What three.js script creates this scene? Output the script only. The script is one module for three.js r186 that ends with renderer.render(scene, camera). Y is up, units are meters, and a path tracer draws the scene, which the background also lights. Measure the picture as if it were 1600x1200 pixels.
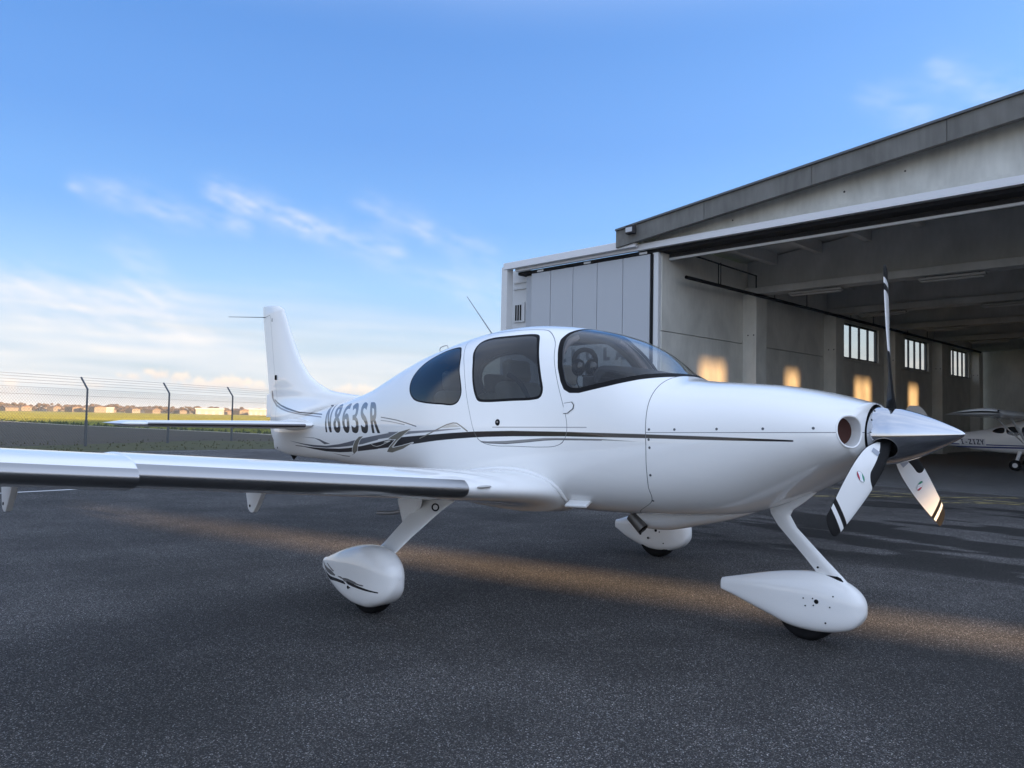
import * as THREE from 'three';
import { ImprovedNoise } from 'three/addons/math/ImprovedNoise.js';
import { mergeGeometries } from 'three/addons/utils/BufferGeometryUtils.js';
import { RoundedBoxGeometry } from 'three/addons/geometries/RoundedBoxGeometry.js';

const D2R = Math.PI / 180;
const scene = new THREE.Scene();
// ---------------------------------------------------------------- camera
const camera = new THREE.PerspectiveCamera(53.16, 4 / 3, 0.1, 9000);
camera.position.set(1.558, 1.27, 4.489);
camera.rotation.order = 'YXZ';
camera.rotation.set(2.508 * D2R, 45.472 * D2R, 1.056 * D2R);
scene.add(camera);
const renderer = new THREE.WebGLRenderer({ antialias: true });
renderer.setSize(1024, 768);
renderer.toneMapping = THREE.LinearToneMapping;
renderer.toneMappingExposure = 4.6;
renderer.shadowMap.enabled = true;
// ---------------------------------------------------------------- noise
const IN = new ImprovedNoise();
function rng(seed) { let a = seed >>> 0; return () => { a = (a + 0x6D2B79F5) >>> 0; let t = Math.imul(a ^ (a >>> 15), 1 | a); t = (t + Math.imul(t ^ (t >>> 7), 61 | t)) ^ t; return ((t ^ (t >>> 14)) >>> 0) / 4294967296; }; }
function fbm(x, y, z, o = 4) { let s = 0, a = 0.5, f = 1; for (let i = 0; i < o; i++) { s += a * IN.noise(x * f + 7.3 * i, y * f + 3.1 * i, z * f + 1.7 * i); a *= 0.5; f *= 2.03; } return s; }
const clamp = (v, a = 0, b = 1) => Math.min(b, Math.max(a, v));
const sst = (a, b, v) => { const t = clamp((v - a) / (b - a)); return t * t * (3 - 2 * t); };
const mix = (a, b, t) => a + (b - a) * t;
// ---------------------------------------------------------------- sky and sun
const SUN_EL = 4.8 * D2R, SUN_AZ = Math.atan2(-0.235, 0.972);
const sunDir = new THREE.Vector3(Math.cos(SUN_EL) * Math.cos(SUN_AZ), Math.sin(SUN_EL), Math.cos(SUN_EL) * Math.sin(SUN_AZ));
{
  const W = 2048, H = 1024, data = new Float32Array(W * H * 4);
  const SKY = .238;
  // elevation (deg) -> clear-sky radiance
  const G = [[-90, .05, .055, .06], [-2, .22, .24, .27], [0, .60, .64, .66], [2, .58, .66, .70], [5, .50, .67, .82], [9, .36, .62, .96], [14, .21, .46, .92], [20, .15, .365, .83], [28, .115, .305, .74], [45, .115, .28, .66], [90, .12, .25, .56]];
  const grad = (e) => { let i = 0; while (i < G.length - 2 && e > G[i + 1][0]) i++; const t = sst(0, 1, clamp((e - G[i][0]) / (G[i + 1][0] - G[i][0]))) * .4 + .6 * clamp((e - G[i][0]) / (G[i + 1][0] - G[i][0])); return [1, 2, 3].map(k => mix(G[i][k], G[i + 1][k], t)); };
  // high wisps: azimuth, elevation of both ends, half width (deg), strength
  const wisps = [[-165.5, 14.5, -155.5, 13.0, .55, .40], [-157.2, 15.2, -150.4, 13.2, .62, .62], [-151, 13.4, -144.5, 12.0, .7, .42], [-146.2, 15.2, -142, 13.5, .6, .30], [-142.5, 13.6, -137, 12.2, .6, .25],
    [-162.6, 10.4, -160, 7.6, 1.0, .32], [-106.6, 22.8, -101.5, 19.6, .7, .28], [-110.5, 21.2, -105.6, 19.2, .8, .22], [-140, 10.4, -136, 8.6, 1.1, .30], [-146, 10.9, -141, 10.2, .5, .16], [-172, 8.3, -158, 5.6, 1.1, .45]];
  // small sunlit heaps near the horizon: azimuth, elevation, half width, half height, strength
  const heaps = [[-161.9, 2.25, .8, .28, .7], [-160.2, 2.45, 1.1, .42, .9], [-158.9, 2.3, .8, .35, .8], [-157.3, 1.9, 1.6, .45, .75], [-155.6, 2.05, 1.3, .5, .9], [-153.6, 1.8, 1.2, .4, .7], [-168.9, 1.25, 1.2, .5, .6], [-151, 1.6, 2, .4, .5], [-146.5, 1.7, 2.2, .45, .6], [-141, 1.5, 1.6, .4, .5], [-164.5, 1.55, 1.3, .25, .45]];
  for (let j = 0; j < H; j++) {
    const el = ((j + .5) / H - .5) * 180, ce = Math.cos(el * D2R), se = Math.sin(el * D2R);
    for (let i = 0; i < W; i++) {
      const az = ((i + .5) / W - .5) * 360, dx = ce * Math.cos(az * D2R), dz = ce * Math.sin(az * D2R);
      const cg = dx * sunDir.x + se * sunDir.y + dz * sunDir.z, gam = Math.acos(clamp(cg, -1, 1)) / D2R;
      let [r, g, b] = grad(el);
      if (el > -3) {
        // brighter, whiter air on the sun's side of the sky
        const m = 1 + 1.25 * Math.pow(clamp((cg + .62) / 1.62), 1.6);
        r *= m; g *= m; b *= mix(m, 1 + (m - 1) * .8, 1);
        const lowb = Math.exp(-Math.max(0, el) / 11);
        const glow = Math.exp(-gam / 24) * 1.6 + .5 * Math.exp(-gam / 50) * lowb; r += glow * 1.0; g += glow * .72; b += glow * .42;
        // wisps of cirrus
        let c = 0;
        const wx = fbm(az * .16, el * .35, 3.1, 3) * 2.2, wy = fbm(az * .13 + 9, el * .3, 8.2, 3) * 1.5;
        const fil = fbm((az - el * .28) * .42, (el + az * .26) * 1.7, 2.2, 5) + .3 * fbm(az * 1.1, el * 2.6 + az * .5, 7.7, 3);
        for (const [a0, e0, a1, e1, w, s] of wisps) {
          if (Math.abs(az - (a0 + a1) / 2) > 18) continue;
          const px = (az + wx - a0), py = (el + wy * .6 - e0), vx = a1 - a0, vy = e1 - e0, L2 = vx * vx + vy * vy, t = clamp((px * vx + py * vy) / L2);
          const d = Math.hypot(px - vx * t, py - vy * t) / (w * (1 + .5 * Math.sin(t * 3.1)));
          c += s * Math.exp(-d * d * .8) * clamp(.56 + fil * 1.25);
        }
        // layered veil that thickens towards the horizon (more of it to the west)
        const west = .62 + .38 * sst(-125, -168, az < 0 ? az : -180), n1 = fbm(az * .045 + wx * .1, el * .42 + wy * .2 + az * .012, 5.5, 5), n2 = fbm(az * .11, el * 1.5 + az * .05, 1.2, 4);
        const veil = sst(9.6, 3.0, el + n1 * 7 - (west - .8) * 7) * clamp(.62 + n1 * 1.1 + n2 * .7);
        // bright cloud veil added over the unseen sky to lift the fill light
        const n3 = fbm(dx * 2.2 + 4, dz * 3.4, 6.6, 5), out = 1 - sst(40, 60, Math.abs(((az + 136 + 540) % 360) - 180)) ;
        const fillVeil = clamp(.57 + n3 * .55, 0, .9) * sst(26, 40, el + 60 * sst(55, 80, Math.abs(((az + 136 + 540) % 360) - 180)));
        const warm = clamp((cg + .7) * .6), cc = clamp(c + veil * .92 + fillVeil);
        const bm = 1 + .55 * Math.pow(clamp((cg + .62) / 1.62), 1.5);
        const hi = fillVeil / (fillVeil + veil + c + .001), vr = mix(mix(.74, .92, cc), 1.00, hi) * bm, vg = mix(mix(.82, .90, cc), 1.12, hi) * bm, vb = mix(mix(.96, .88, veil), 1.34, hi) * bm;
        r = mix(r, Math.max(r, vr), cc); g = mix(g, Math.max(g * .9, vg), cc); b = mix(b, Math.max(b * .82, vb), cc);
        // grey-blue bands inside the veil
        const bd = sst(.02, .34, fbm(az * .03 + 3, el * .95 + az * .03, 9.9, 4)) * sst(7.5, 5, el) * .34; r = mix(r, .52 * bm, bd); g = mix(g, .63 * bm, bd); b = mix(b, .71 * bm, bd);
        // cumulus heaps low on the horizon
        for (const [a0, e0, w, h, s] of heaps) {
          const qx = (az - a0) / w, qy = (el - e0) / h; if (qx * qx > 6 || qy * qy > 9) continue;
          const d = qx * qx + (qy > 0 ? qy * qy : qy * qy * 2.2) + fbm(az * 1.9, el * 2.6, 4.4, 4) * 2.6;
          const k = sst(1.15, .35, d) * s, top = clamp(.5 + qy * .6);
          r = mix(r, mix(.72, 1.08, top), k); g = mix(g, mix(.68, .92, top), k); b = mix(b, mix(.70, .76, top), k);
        }
      }
      const o = (j * W + i) * 4; data[o] = r * SKY; data[o + 1] = g * SKY; data[o + 2] = b * SKY; data[o + 3] = 1;
    }
  }
  const sky = new THREE.DataTexture(data, W, H, THREE.RGBAFormat, THREE.FloatType);
  sky.mapping = THREE.EquirectangularReflectionMapping; sky.magFilter = THREE.LinearFilter; sky.minFilter = THREE.LinearFilter; sky.wrapS = THREE.RepeatWrapping; sky.needsUpdate = true;
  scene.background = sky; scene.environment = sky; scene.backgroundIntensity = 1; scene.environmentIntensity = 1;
}
const sun = new THREE.DirectionalLight(new THREE.Color().setRGB(1.0, .64, .32), 5);
sun.position.copy(sunDir).multiplyScalar(120); sun.target.position.set(0, 0, 0);
sun.castShadow = true; sun.shadow.mapSize.set(4096, 4096); sun.shadow.radius = 2.4;
Object.assign(sun.shadow.camera, { left: -60, right: 60, top: 40, bottom: -40, near: 1, far: 300 });
scene.add(sun, sun.target);
// ---------------------------------------------------------------- helpers
const used = {};
function numbered(n) { used[n] = (used[n] ?? -1) + 1; return used[n] ? n + '_' + String(used[n]).padStart(3, '0') : n; }
function put(o, name, parent) { o.name = parent ? name : numbered(name); o.castShadow = o.receiveShadow = true; (parent || scene).add(o); return o; }
function tag(o, label, category, group, kind) { Object.assign(o.userData, { label, category }); if (group) o.userData.group = group; if (kind) o.userData.kind = kind; return o; }
function part(name, geo, mat, parent) { return put(new THREE.Mesh(geo, mat), name, parent); }
function thing(name, label, category, pos = [0, 0, 0], group) { const g = new THREE.Group(); g.position.set(...pos); put(g, name); return tag(g, label, category, group); }
function struct(name, geo, mat) { const m = put(new THREE.Mesh(geo, mat), name); m.userData.kind = 'structure'; return m; }
const col = (r, g, b) => new THREE.Color().setRGB(r, g, b);
const std = (c, rough = .6, metal = 0, extra = {}) => new THREE.MeshStandardMaterial({ color: col(...c), roughness: rough, metalness: metal, side: THREE.DoubleSide, ...extra });
const matte = (c, rough = .8) => new THREE.MeshPhysicalMaterial({ color: col(...c), roughness: rough, specularIntensity: .3, side: THREE.DoubleSide });
function box(x0, x1, y0, y1, z0, z1) { const g = new THREE.BoxGeometry(x1 - x0, y1 - y0, z1 - z0); g.translate((x0 + x1) / 2, (y0 + y1) / 2, (z0 + z1) / 2); return g; }
function rbox(x0, x1, y0, y1, z0, z1, r = .02, seg = 2) { const g = new RoundedBoxGeometry(x1 - x0, y1 - y0, z1 - z0, seg, r); g.translate((x0 + x1) / 2, (y0 + y1) / 2, (z0 + z1) / 2); return g; }
const V = (x, y, z) => new THREE.Vector3(x, y, z);
function rod(a, b, r0, r1 = r0, seg = 10) { const A = V(...a), B = V(...b), d = B.clone().sub(A), g = new THREE.CylinderGeometry(r1, r0, d.length(), seg); g.applyQuaternion(new THREE.Quaternion().setFromUnitVectors(V(0, 1, 0), d.normalize())); g.translate((a[0] + b[0]) / 2, (a[1] + b[1]) / 2, (a[2] + b[2]) / 2); return g; }
function tube(pts, r, seg = 24, rs = 8) { return new THREE.TubeGeometry(new THREE.CatmullRomCurve3(pts.map(p => V(...p))), seg, r, rs); }
const merge = (list) => mergeGeometries(list.map(g => { const q = g.index ? g.toNonIndexed() : g; for (const k of Object.keys(q.attributes)) if (!['position', 'normal', 'uv'].includes(k)) q.deleteAttribute(k); return q; }));
// triangle soup: {p, n}; a surface over a grid, with normals from neighbours
function gridSoup(fn, us, vs, wrap) {
  const nu = us.length, nv = vs.length, P = [], N = [];
  for (let i = 0; i < nu; i++) for (let j = 0; j < nv; j++) P.push(fn(us[i], vs[j]));
  const at = (i, j) => P[Math.min(nu - 1, Math.max(0, i)) * nv + (wrap ? (j + (nv - 1) * 4) % (nv - 1) : Math.min(nv - 1, Math.max(0, j)))];
  for (let i = 0; i < nu; i++) for (let j = 0; j < nv; j++) {
    const a = at(i + 1, j), b = at(i - 1, j), c = at(i, j + 1), d = at(i, j - 1);
    const ux = a[0] - b[0], uy = a[1] - b[1], uz = a[2] - b[2], vx = c[0] - d[0], vy = c[1] - d[1], vz = c[2] - d[2];
    let x = uy * vz - uz * vy, y = uz * vx - ux * vz, z = ux * vy - uy * vx; const l = Math.hypot(x, y, z) || 1; N.push([x / l, y / l, z / l]);
  }
  const s = { p: [], n: [] }, add = (k) => { s.p.push(...P[k]); s.n.push(...N[k]); };
  const dist2 = (a, b) => (P[a][0] - P[b][0]) ** 2 + (P[a][1] - P[b][1]) ** 2 + (P[a][2] - P[b][2]) ** 2;
  for (let i = 0; i < nu - 1; i++) for (let j = 0; j < nv - 1; j++) {
    const a = i * nv + j, b = a + nv, c = b + 1, d = a + 1;
    if (dist2(a, b) + dist2(b, c) > 1e-14 && dist2(a, c) > 1e-14 && dist2(b, c) > 1e-14) { add(a); add(b); add(c); }
    if (dist2(a, d) > 1e-14 && dist2(c, d) > 1e-14) { add(a); add(c); add(d); }
  }
  return s;
}
// cut a soup along f = 0: returns [f < 0, f >= 0]
function split(s, f) {
  const A = { p: [], n: [] }, B = { p: [], n: [] }, p = s.p, n = s.n;
  const lerp = (i, j, t) => { const o = []; for (let k = 0; k < 3; k++) o.push(p[i + k] + (p[j + k] - p[i + k]) * t); for (let k = 0; k < 3; k++) o.push(n[i + k] + (n[j + k] - n[i + k]) * t); return o; };
  const vert = (i) => [p[i], p[i + 1], p[i + 2], n[i], n[i + 1], n[i + 2]];
  const emit = (S, poly) => { for (let k = 1; k < poly.length - 1; k++) for (const v of [poly[0], poly[k], poly[k + 1]]) { S.p.push(v[0], v[1], v[2]); S.n.push(v[3], v[4], v[5]); } };
  for (let i = 0; i < p.length; i += 9) {
    const d = [0, 3, 6].map(k => f(p[i + k], p[i + k + 1], p[i + k + 2]));
    const neg = d.map(v => v < 0);
    if (neg[0] === neg[1] && neg[1] === neg[2]) { const S = neg[0] ? A : B; for (let k = 0; k < 9; k++) { S.p.push(p[i + k]); S.n.push(n[i + k]); } continue; }
    const pa = [], pb = [];
    for (let k = 0; k < 3; k++) {
      const k2 = (k + 1) % 3, va = vert(i + k * 3); (neg[k] ? pa : pb).push(va);
      if (neg[k] !== neg[k2]) { const t = d[k] / (d[k] - d[k2]), v = lerp(i + k * 3, i + k2 * 3, t); pa.push(v); pb.push(v); }
    }
    emit(A, pa); emit(B, pb);
  }
  return [A, B];
}
function geo(s, uvf) {
  const g = new THREE.BufferGeometry(); g.setAttribute('position', new THREE.Float32BufferAttribute(s.p, 3));
  const n = new Float32Array(s.n.length); for (let i = 0; i < n.length; i += 3) { const l = Math.hypot(s.n[i], s.n[i + 1], s.n[i + 2]) || 1; for (let k = 0; k < 3; k++) n[i + k] = s.n[i + k] / l; }
  g.setAttribute('normal', new THREE.BufferAttribute(n, 3));
  const uv = new Float32Array(s.p.length / 3 * 2); for (let i = 0, j = 0; i < s.p.length; i += 3, j += 2) { const q = uvf ? uvf(s.p[i], s.p[i + 1], s.p[i + 2]) : [s.p[i], s.p[i + 1]]; uv[j] = q[0]; uv[j + 1] = q[1]; }
  g.setAttribute('uv', new THREE.BufferAttribute(uv, 2)); return g;
}
const mirrorZ = (s) => { const o = { p: [], n: [] }; for (let i = 0; i < s.p.length; i += 9) for (const k of [0, 6, 3]) { o.p.push(s.p[i + k], s.p[i + k + 1], -s.p[i + k + 2]); o.n.push(s.n[i + k], s.n[i + k + 1], -s.n[i + k + 2]); } return o; };
const join = (...l) => { const o = { p: [], n: [] }; for (const s of l) { for (const v of s.p) o.p.push(v); for (const v of s.n) o.n.push(v); } return o; };
// closed smooth outline -> signed distance (negative inside)
function outline(pts, smooth = 5) {
  let q = pts;
  if (smooth) q = new THREE.CatmullRomCurve3(pts.map(p => V(p[0], p[1], 0)), true, 'centripetal').getPoints(pts.length * smooth).slice(0, -1).map(v => [v.x, v.y]);
  let x0 = 1e9, x1 = -1e9, y0 = 1e9, y1 = -1e9; for (const [x, y] of q) { x0 = Math.min(x0, x); x1 = Math.max(x1, x); y0 = Math.min(y0, y); y1 = Math.max(y1, y); }
  return (x, y) => {
    const bx = Math.max(x0 - x, x - x1, y0 - y, y - y1); if (bx > .08) return bx;
    let d = 1e9, ins = false;
    for (let i = 0, j = q.length - 1; i < q.length; j = i++) {
      const [ax, ay] = q[j], [cx, cy] = q[i], ex = cx - ax, ey = cy - ay, wx = x - ax, wy = y - ay, t = clamp((wx * ex + wy * ey) / (ex * ex + ey * ey || 1));
      d = Math.min(d, (wx - ex * t) ** 2 + (wy - ey * t) ** 2);
      if ((ay > y) !== (cy > y) && x < (cx - ax) * (y - ay) / (cy - ay) + ax) ins = !ins;
    }
    return ins ? -Math.sqrt(d) : Math.sqrt(d);
  };
}
const range = (a, b, n) => Array.from({ length: n + 1 }, (_, i) => a + (b - a) * i / n);
// piecewise monotone table lookup: rows [key, v1, v2, ...] with ascending key
function table(rows) {
  const n = rows.length, K = rows[0].length, M = [];
  for (let c = 1; c < K; c++) { const d = [], m = []; for (let i = 0; i < n - 1; i++) d.push((rows[i + 1][c] - rows[i][c]) / (rows[i + 1][0] - rows[i][0])); m.push(d[0]); for (let i = 1; i < n - 1; i++) { const h0 = rows[i][0] - rows[i - 1][0], h1 = rows[i + 1][0] - rows[i][0]; m.push(d[i - 1] * d[i] <= 0 ? 0 : (d[i - 1] * h1 + d[i] * h0) / (h0 + h1)); } m.push(d[n - 2]); M.push(m); }
  return (k) => { k = clamp(k, rows[0][0], rows[n - 1][0]); let i = 0; while (i < n - 2 && k > rows[i + 1][0]) i++; const h = rows[i + 1][0] - rows[i][0], s = (k - rows[i][0]) / h, s2 = s * s, s3 = s2 * s, o = []; for (let c = 1; c < K; c++) o.push((2 * s3 - 3 * s2 + 1) * rows[i][c] + (s3 - 2 * s2 + s) * h * M[c - 1][i] + (-2 * s3 + 3 * s2) * rows[i + 1][c] + (s3 - s2) * h * M[c - 1][i + 1]); return o; };
}
function canvasTex(w, h, draw) { const c = document.createElement('canvas'); c.width = w; c.height = h; draw(c.getContext('2d'), w, h); const t = new THREE.CanvasTexture(c); t.colorSpace = THREE.SRGBColorSpace; t.anisotropy = 8; return t; }
function dataTex(n, fn, srgb) { const d = new Uint8Array(n * n * 4); for (let j = 0; j < n; j++) for (let i = 0; i < n; i++) { const v = fn(i / n, j / n, i, j), o = (j * n + i) * 4; d[o] = clamp(v[0]) * 255; d[o + 1] = clamp(v[1]) * 255; d[o + 2] = clamp(v[2]) * 255; d[o + 3] = 255; } const t = new THREE.DataTexture(d, n, n); t.wrapS = t.wrapT = THREE.RepeatWrapping; t.magFilter = THREE.LinearFilter; t.minFilter = THREE.LinearMipmapLinearFilter; t.generateMipmaps = true; if (srgb) t.colorSpace = THREE.SRGBColorSpace; t.needsUpdate = true; return t; }
// tileable fbm on the unit square
function tfbm(u, v, f, o = 4) { let s = 0, a = .5; for (let k = 0; k < o; k++) { const F = f * 2 ** k, A = u * 2 * Math.PI, B = v * 2 * Math.PI, R = F / (2 * Math.PI); s += a * IN.noise(R * Math.cos(A) + 11 * k, R * Math.sin(A) + R * Math.cos(B) * .77, R * Math.sin(B) + 5 * k); a *= .5; } return s; }
const lin2s = (c) => c <= .0031308 ? 12.92 * c : 1.055 * Math.pow(c, 1 / 2.4) - .055;
const css = (r, g, b, a = 1) => `rgba(${Math.round(lin2s(r) * 255)},${Math.round(lin2s(g) * 255)},${Math.round(lin2s(b) * 255)},${a})`;
// ================================================================ ground
// asphalt: stones of 5-10 mm in dark bitumen, tile of 2.4 m
const asphaltMaps = (() => {
  const N = 2048, R = rng(11), C = 430, cell = N / C, st = [];
  for (let k = 0; k < C * C; k++) { const q = R(); st.push([R(), R(), q > .95 ? .34 + R() * .34 : q > .62 ? .11 + R() * .17 : .03 + R() * .06, R()]); }
  const hgt = new Float32Array(N * N), base = new Float32Array(N * N * 3);
  for (let j = 0; j < N; j++) for (let i = 0; i < N; i++) {
    const ci = Math.floor(i / cell), cj = Math.floor(j / cell); let b1 = 9, b2 = 9, s = null;
    for (let a = -1; a <= 1; a++) for (let b = -1; b <= 1; b++) { const k = ((cj + b + C) % C) * C + (ci + a + C) % C, q = st[k], d = Math.hypot((ci + a + q[0]) - i / cell, (cj + b + q[1]) - j / cell); if (d < b1) { b2 = b1; b1 = d; s = q; } else if (d < b2) b2 = d; }
    const e = sst(.02, .35, b2 - b1), v = mix(.022, s[2], e) * (.9 + .25 * tfbm(i / N, j / N, 9, 3)), k = j * N + i;
    hgt[k] = e * (.5 + .5 * s[3]); base[k * 3] = v * (1 + (s[3] - .5) * .14); base[k * 3 + 1] = v; base[k * 3 + 2] = v * (1 - (s[3] - .5) * .12) * 1.03;
  }
  return [dataTex(N, (u, v, i, j) => { const k = (j * N + i) * 3; return [lin2s(base[k]), lin2s(base[k + 1]), lin2s(base[k + 2])]; }, true), dataTex(N, (u, v, i, j) => { const h = hgt[j * N + i]; return [h, h, h]; })];
})();
function flat(x0, x1, z0, z1, y, nx = 1, nz = 1, tile = 2.4, colorFn) {
  const g = new THREE.PlaneGeometry(x1 - x0, z1 - z0, nx, nz); g.rotateX(-Math.PI / 2); g.translate((x0 + x1) / 2, y, (z0 + z1) / 2);
  const p = g.attributes.position, uv = g.attributes.uv; for (let i = 0; i < p.count; i++) uv.setXY(i, p.getX(i) / tile, p.getZ(i) / tile);
  if (colorFn) { const c = new Float32Array(p.count * 3); for (let i = 0; i < p.count; i++) { const q = colorFn(p.getX(i), p.getZ(i)); c.set(q, i * 3); } g.setAttribute('color', new THREE.BufferAttribute(c, 3)); }
  return g;
}
function polyFlat(pts, y, tile = 2.4) { const s = new THREE.Shape(pts.map(p => new THREE.Vector2(p[0], -p[1]))), g = new THREE.ShapeGeometry(s); g.rotateX(-Math.PI / 2); g.translate(0, y, 0); const p = g.attributes.position, uv = g.attributes.uv; for (let i = 0; i < p.count; i++) uv.setXY(i, p.getX(i) / tile, p.getZ(i) / tile); return g; }
const grassMap = dataTex(512, (u, v) => { const a = tfbm(u, v, 8, 5), b = tfbm(u + .3, v, 40, 2), t = clamp(.5 + a * 1.1 + b * .6); return [lin2s(mix(.085, .155, t)), lin2s(mix(.105, .165, t)), lin2s(mix(.018, .028, t))]; }, true);
const soilMap = dataTex(512, (u, v) => { const a = tfbm(u, v, 9, 5), b = tfbm(u, v + .4, 50, 2), t = clamp(.5 + a + b * .7); return [lin2s(mix(.036, .062, t)), lin2s(mix(.027, .046, t)), lin2s(mix(.014, .024, t))]; }, true);
struct('field_ground', flat(-2600, 2600, -2600, 2600, -.03, 1, 1, 22), new THREE.MeshStandardMaterial({ map: grassMap, roughness: 1 }));
struct('bare_soil', polyFlat([[-24.5, 40], [-24.5, -11.6], [-30, -16.2], [-42.4, -17.3], [-58, -15.2], [-69, -13.6], [-90, -12.6], [-150, -9.5], [-260, 6], [-260, 60]], -.018, 9), new THREE.MeshStandardMaterial({ map: soilMap, roughness: 1 }));
struct('grass_verge', polyFlat([[-24.3, 40], [-24.3, -12], [-30.5, -13.5], [-32.6, -9.5], [-27.5, .5], [-27, 40]], -.012, 6), new THREE.MeshStandardMaterial({ map: grassMap, color: col(.42, .36, .42), roughness: 1 }));
struct('verge_path', polyFlat([[-30, -16.1], [-42.4, -17.2], [-58, -15.1], [-69, -13.5], [-90, -12.5], [-150, -9.4], [-150, -10.5], [-90, -13.5], [-69, -14.4], [-58, -16], [-42.4, -18.1], [-30, -17]], -.010, 5), std([.30, .27, .20], 1));
const apronTint = (x, z) => {
  let t = 1 + fbm(x * .35, z * .35, 1.5, 4) * 1.1 + fbm(x * 1.3, z * 1.3, 4.5, 4) * .75;
  const st = fbm(x * .42 + z * .1 + 3.3, z * 1.25, 8.8, 4);        // long damp streaks before the hangar
  const zone = sst(-2.2, -3.2, z) * sst(-11.6, -9.5, z) * sst(-4.6, -3, x) * .9 + .12 * sst(-1, -4, z);
  const k = sst(.0, .06, st) * zone; t *= 1 + .35 * sst(-2.2, -4, z); t *= 1 - .85 * k;
  const wear = sst(.08, .34, fbm(x * .9, z * .9, 12.1, 4)); t *= 1 + .3 * wear * sst(-.5, -3, z);
  return [t * 1.44, t * 1.37, t * 1.31].map(v => clamp(v, .06, 3));
};
const asphalt = new THREE.MeshStandardMaterial({ map: asphaltMaps[0], bumpMap: asphaltMaps[1], bumpScale: .03, roughness: .86, vertexColors: true });
struct('asphalt_apron', mergeGeometries([flat(-24, -12, -11.95, 40, 0, 40, 110, 2.4, apronTint), flat(-12, 7, -11.95, 7, 0, 200, 200, 2.4, apronTint), flat(-12, 7, 7, 40, 0, 20, 30, 2.4, apronTint), flat(7, 60, -11.95, 40, 0, 60, 60, 2.4, apronTint)]), asphalt);
struct('asphalt_yard', flat(14.9, 60, -60, -11.95, -.002, 20, 20, 2.4, () => [1, 1, 1]), asphalt);
// worn yellow guide marks in front of the hangar and one white mark by the grass
{
  const R = rng(5), wornAlpha = dataTex(256, (u, v) => { const a = clamp(.62 + tfbm(u, v, 10, 4) * 2.4); return [a, a, a]; });
  const yellow = new THREE.MeshStandardMaterial({ color: col(.30, .25, .11), roughness: .8, alphaMap: wornAlpha, transparent: true });
  const white = new THREE.MeshStandardMaterial({ color: col(.5, .5, .5), roughness: .8 });
  const strip = (ax, az, bx, bz, w) => { const dx = bx - ax, dz = bz - az, l = Math.hypot(dx, dz), nx = -dz / l * w / 2, nz = dx / l * w / 2; return polyFlat([[ax + nx, az + nz], [bx + nx, bz + nz], [bx - nx, bz - nz], [ax - nx, az - nz]], .005, 1.3); };
  const y = struct('yellow_marking', mergeGeometries([strip(-4.9, -10.6, .6, -10.6, .14), strip(-4.4, -8.6, -1.9, -11.6, .14), strip(-3.95, -9.9, -1.4, -10.25, .12), strip(-2.6, -9.4, -.4, -11.7, .14)]), yellow);
  struct('white_marking', strip(-12.1, -.9, -11.9, 3.6, .12), white);
}
// ================================================================ hangar
const concTex = dataTex(512, (u, v) => { const a = tfbm(u, v, 5, 5), b = tfbm(u, v * .25, 26, 3), t = lin2s(clamp(.86 + a * .20 + b * .10, 0, 1)); return [t, t, t]; }, true);
const grimeTex = dataTex(512, (u, v) => { const a = tfbm(u, v, 4, 5), b = tfbm(u, v * .12, 30, 3), t = lin2s(clamp(.80 + a * .34 + b * .24, .1, 1)); return [t, t * .995, t * .985]; }, true);
const gableTex = dataTex(512, (u, v) => { const a = tfbm(u, v, 5, 5), b = tfbm(u, v * .2, 24, 3), t = lin2s(clamp(.84 + a * .22 + b * .16, 0, 1)); return [t, t, t * .985]; }, true);
const uvMetres = (g, s = 3) => { const p = g.attributes.position, n = g.attributes.normal, u = g.attributes.uv; for (let i = 0; i < p.count; i++) { const ax = Math.abs(n.getX(i)), ay = Math.abs(n.getY(i)); if (ax > .6) u.setXY(i, p.getZ(i) / s, p.getY(i) / s); else if (ay > .6) u.setXY(i, p.getX(i) / s, p.getZ(i) / s); else u.setXY(i, p.getX(i) / s, p.getY(i) / s); } return g; };
const mConcrete = new THREE.MeshStandardMaterial({ color: col(.52, .52, .49), map: concTex, roughness: .9 });
const mWallIn = new THREE.MeshStandardMaterial({ color: col(.78, .765, .70), map: concTex, roughness: .8 });
const mFascia = new THREE.MeshStandardMaterial({ color: col(.21, .212, .205), map: grimeTex, roughness: .95 });
const mGable = new THREE.MeshStandardMaterial({ color: col(.74, .745, .72), map: gableTex, roughness: .92 });
const mBeam = new THREE.MeshStandardMaterial({ color: col(.52, .53, .52), map: concTex, roughness: .9 });
const mRoofIn = new THREE.MeshStandardMaterial({ color: col(.62, .62, .60), map: concTex, roughness: .9 });
const mTrack = std([.72, .73, .76], .45, .0);
const mDoor = std([.44, .465, .50], .5, 0);
const mFrame = std([.66, .67, .68], .5);
const mBlack = matte([.010, .010, .012]);
const mDark = matte([.04, .04, .044]);
const mSteel = std([.10, .11, .12], .5, .5);
const XL = -9.78, XR = 14.4, ZF = -12, ZB = -40, RIDGE = 2.3;
const roofY = (x) => 6.235 + (RIDGE + 10.89 - Math.abs(x - RIDGE)) * .1129 ;   // outer edge of the fascia, top
const hangar = thing('hangar', 'large concrete aircraft hangar with its wide sliding doors open, behind the white aeroplane', 'hangar');
const hp = (n, g, m, p = hangar) => part(n, uvMetres(g), m, p);
part('hangar_floor', flat(XL, XR, ZB, ZF + .05, .002, 30, 34, 2.4, (x, z) => { const t = 3.6 + fbm(x * .3, z * .3, 3, 4) * .8; return [t, t, t * .97]; }), asphalt, hangar);
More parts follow.
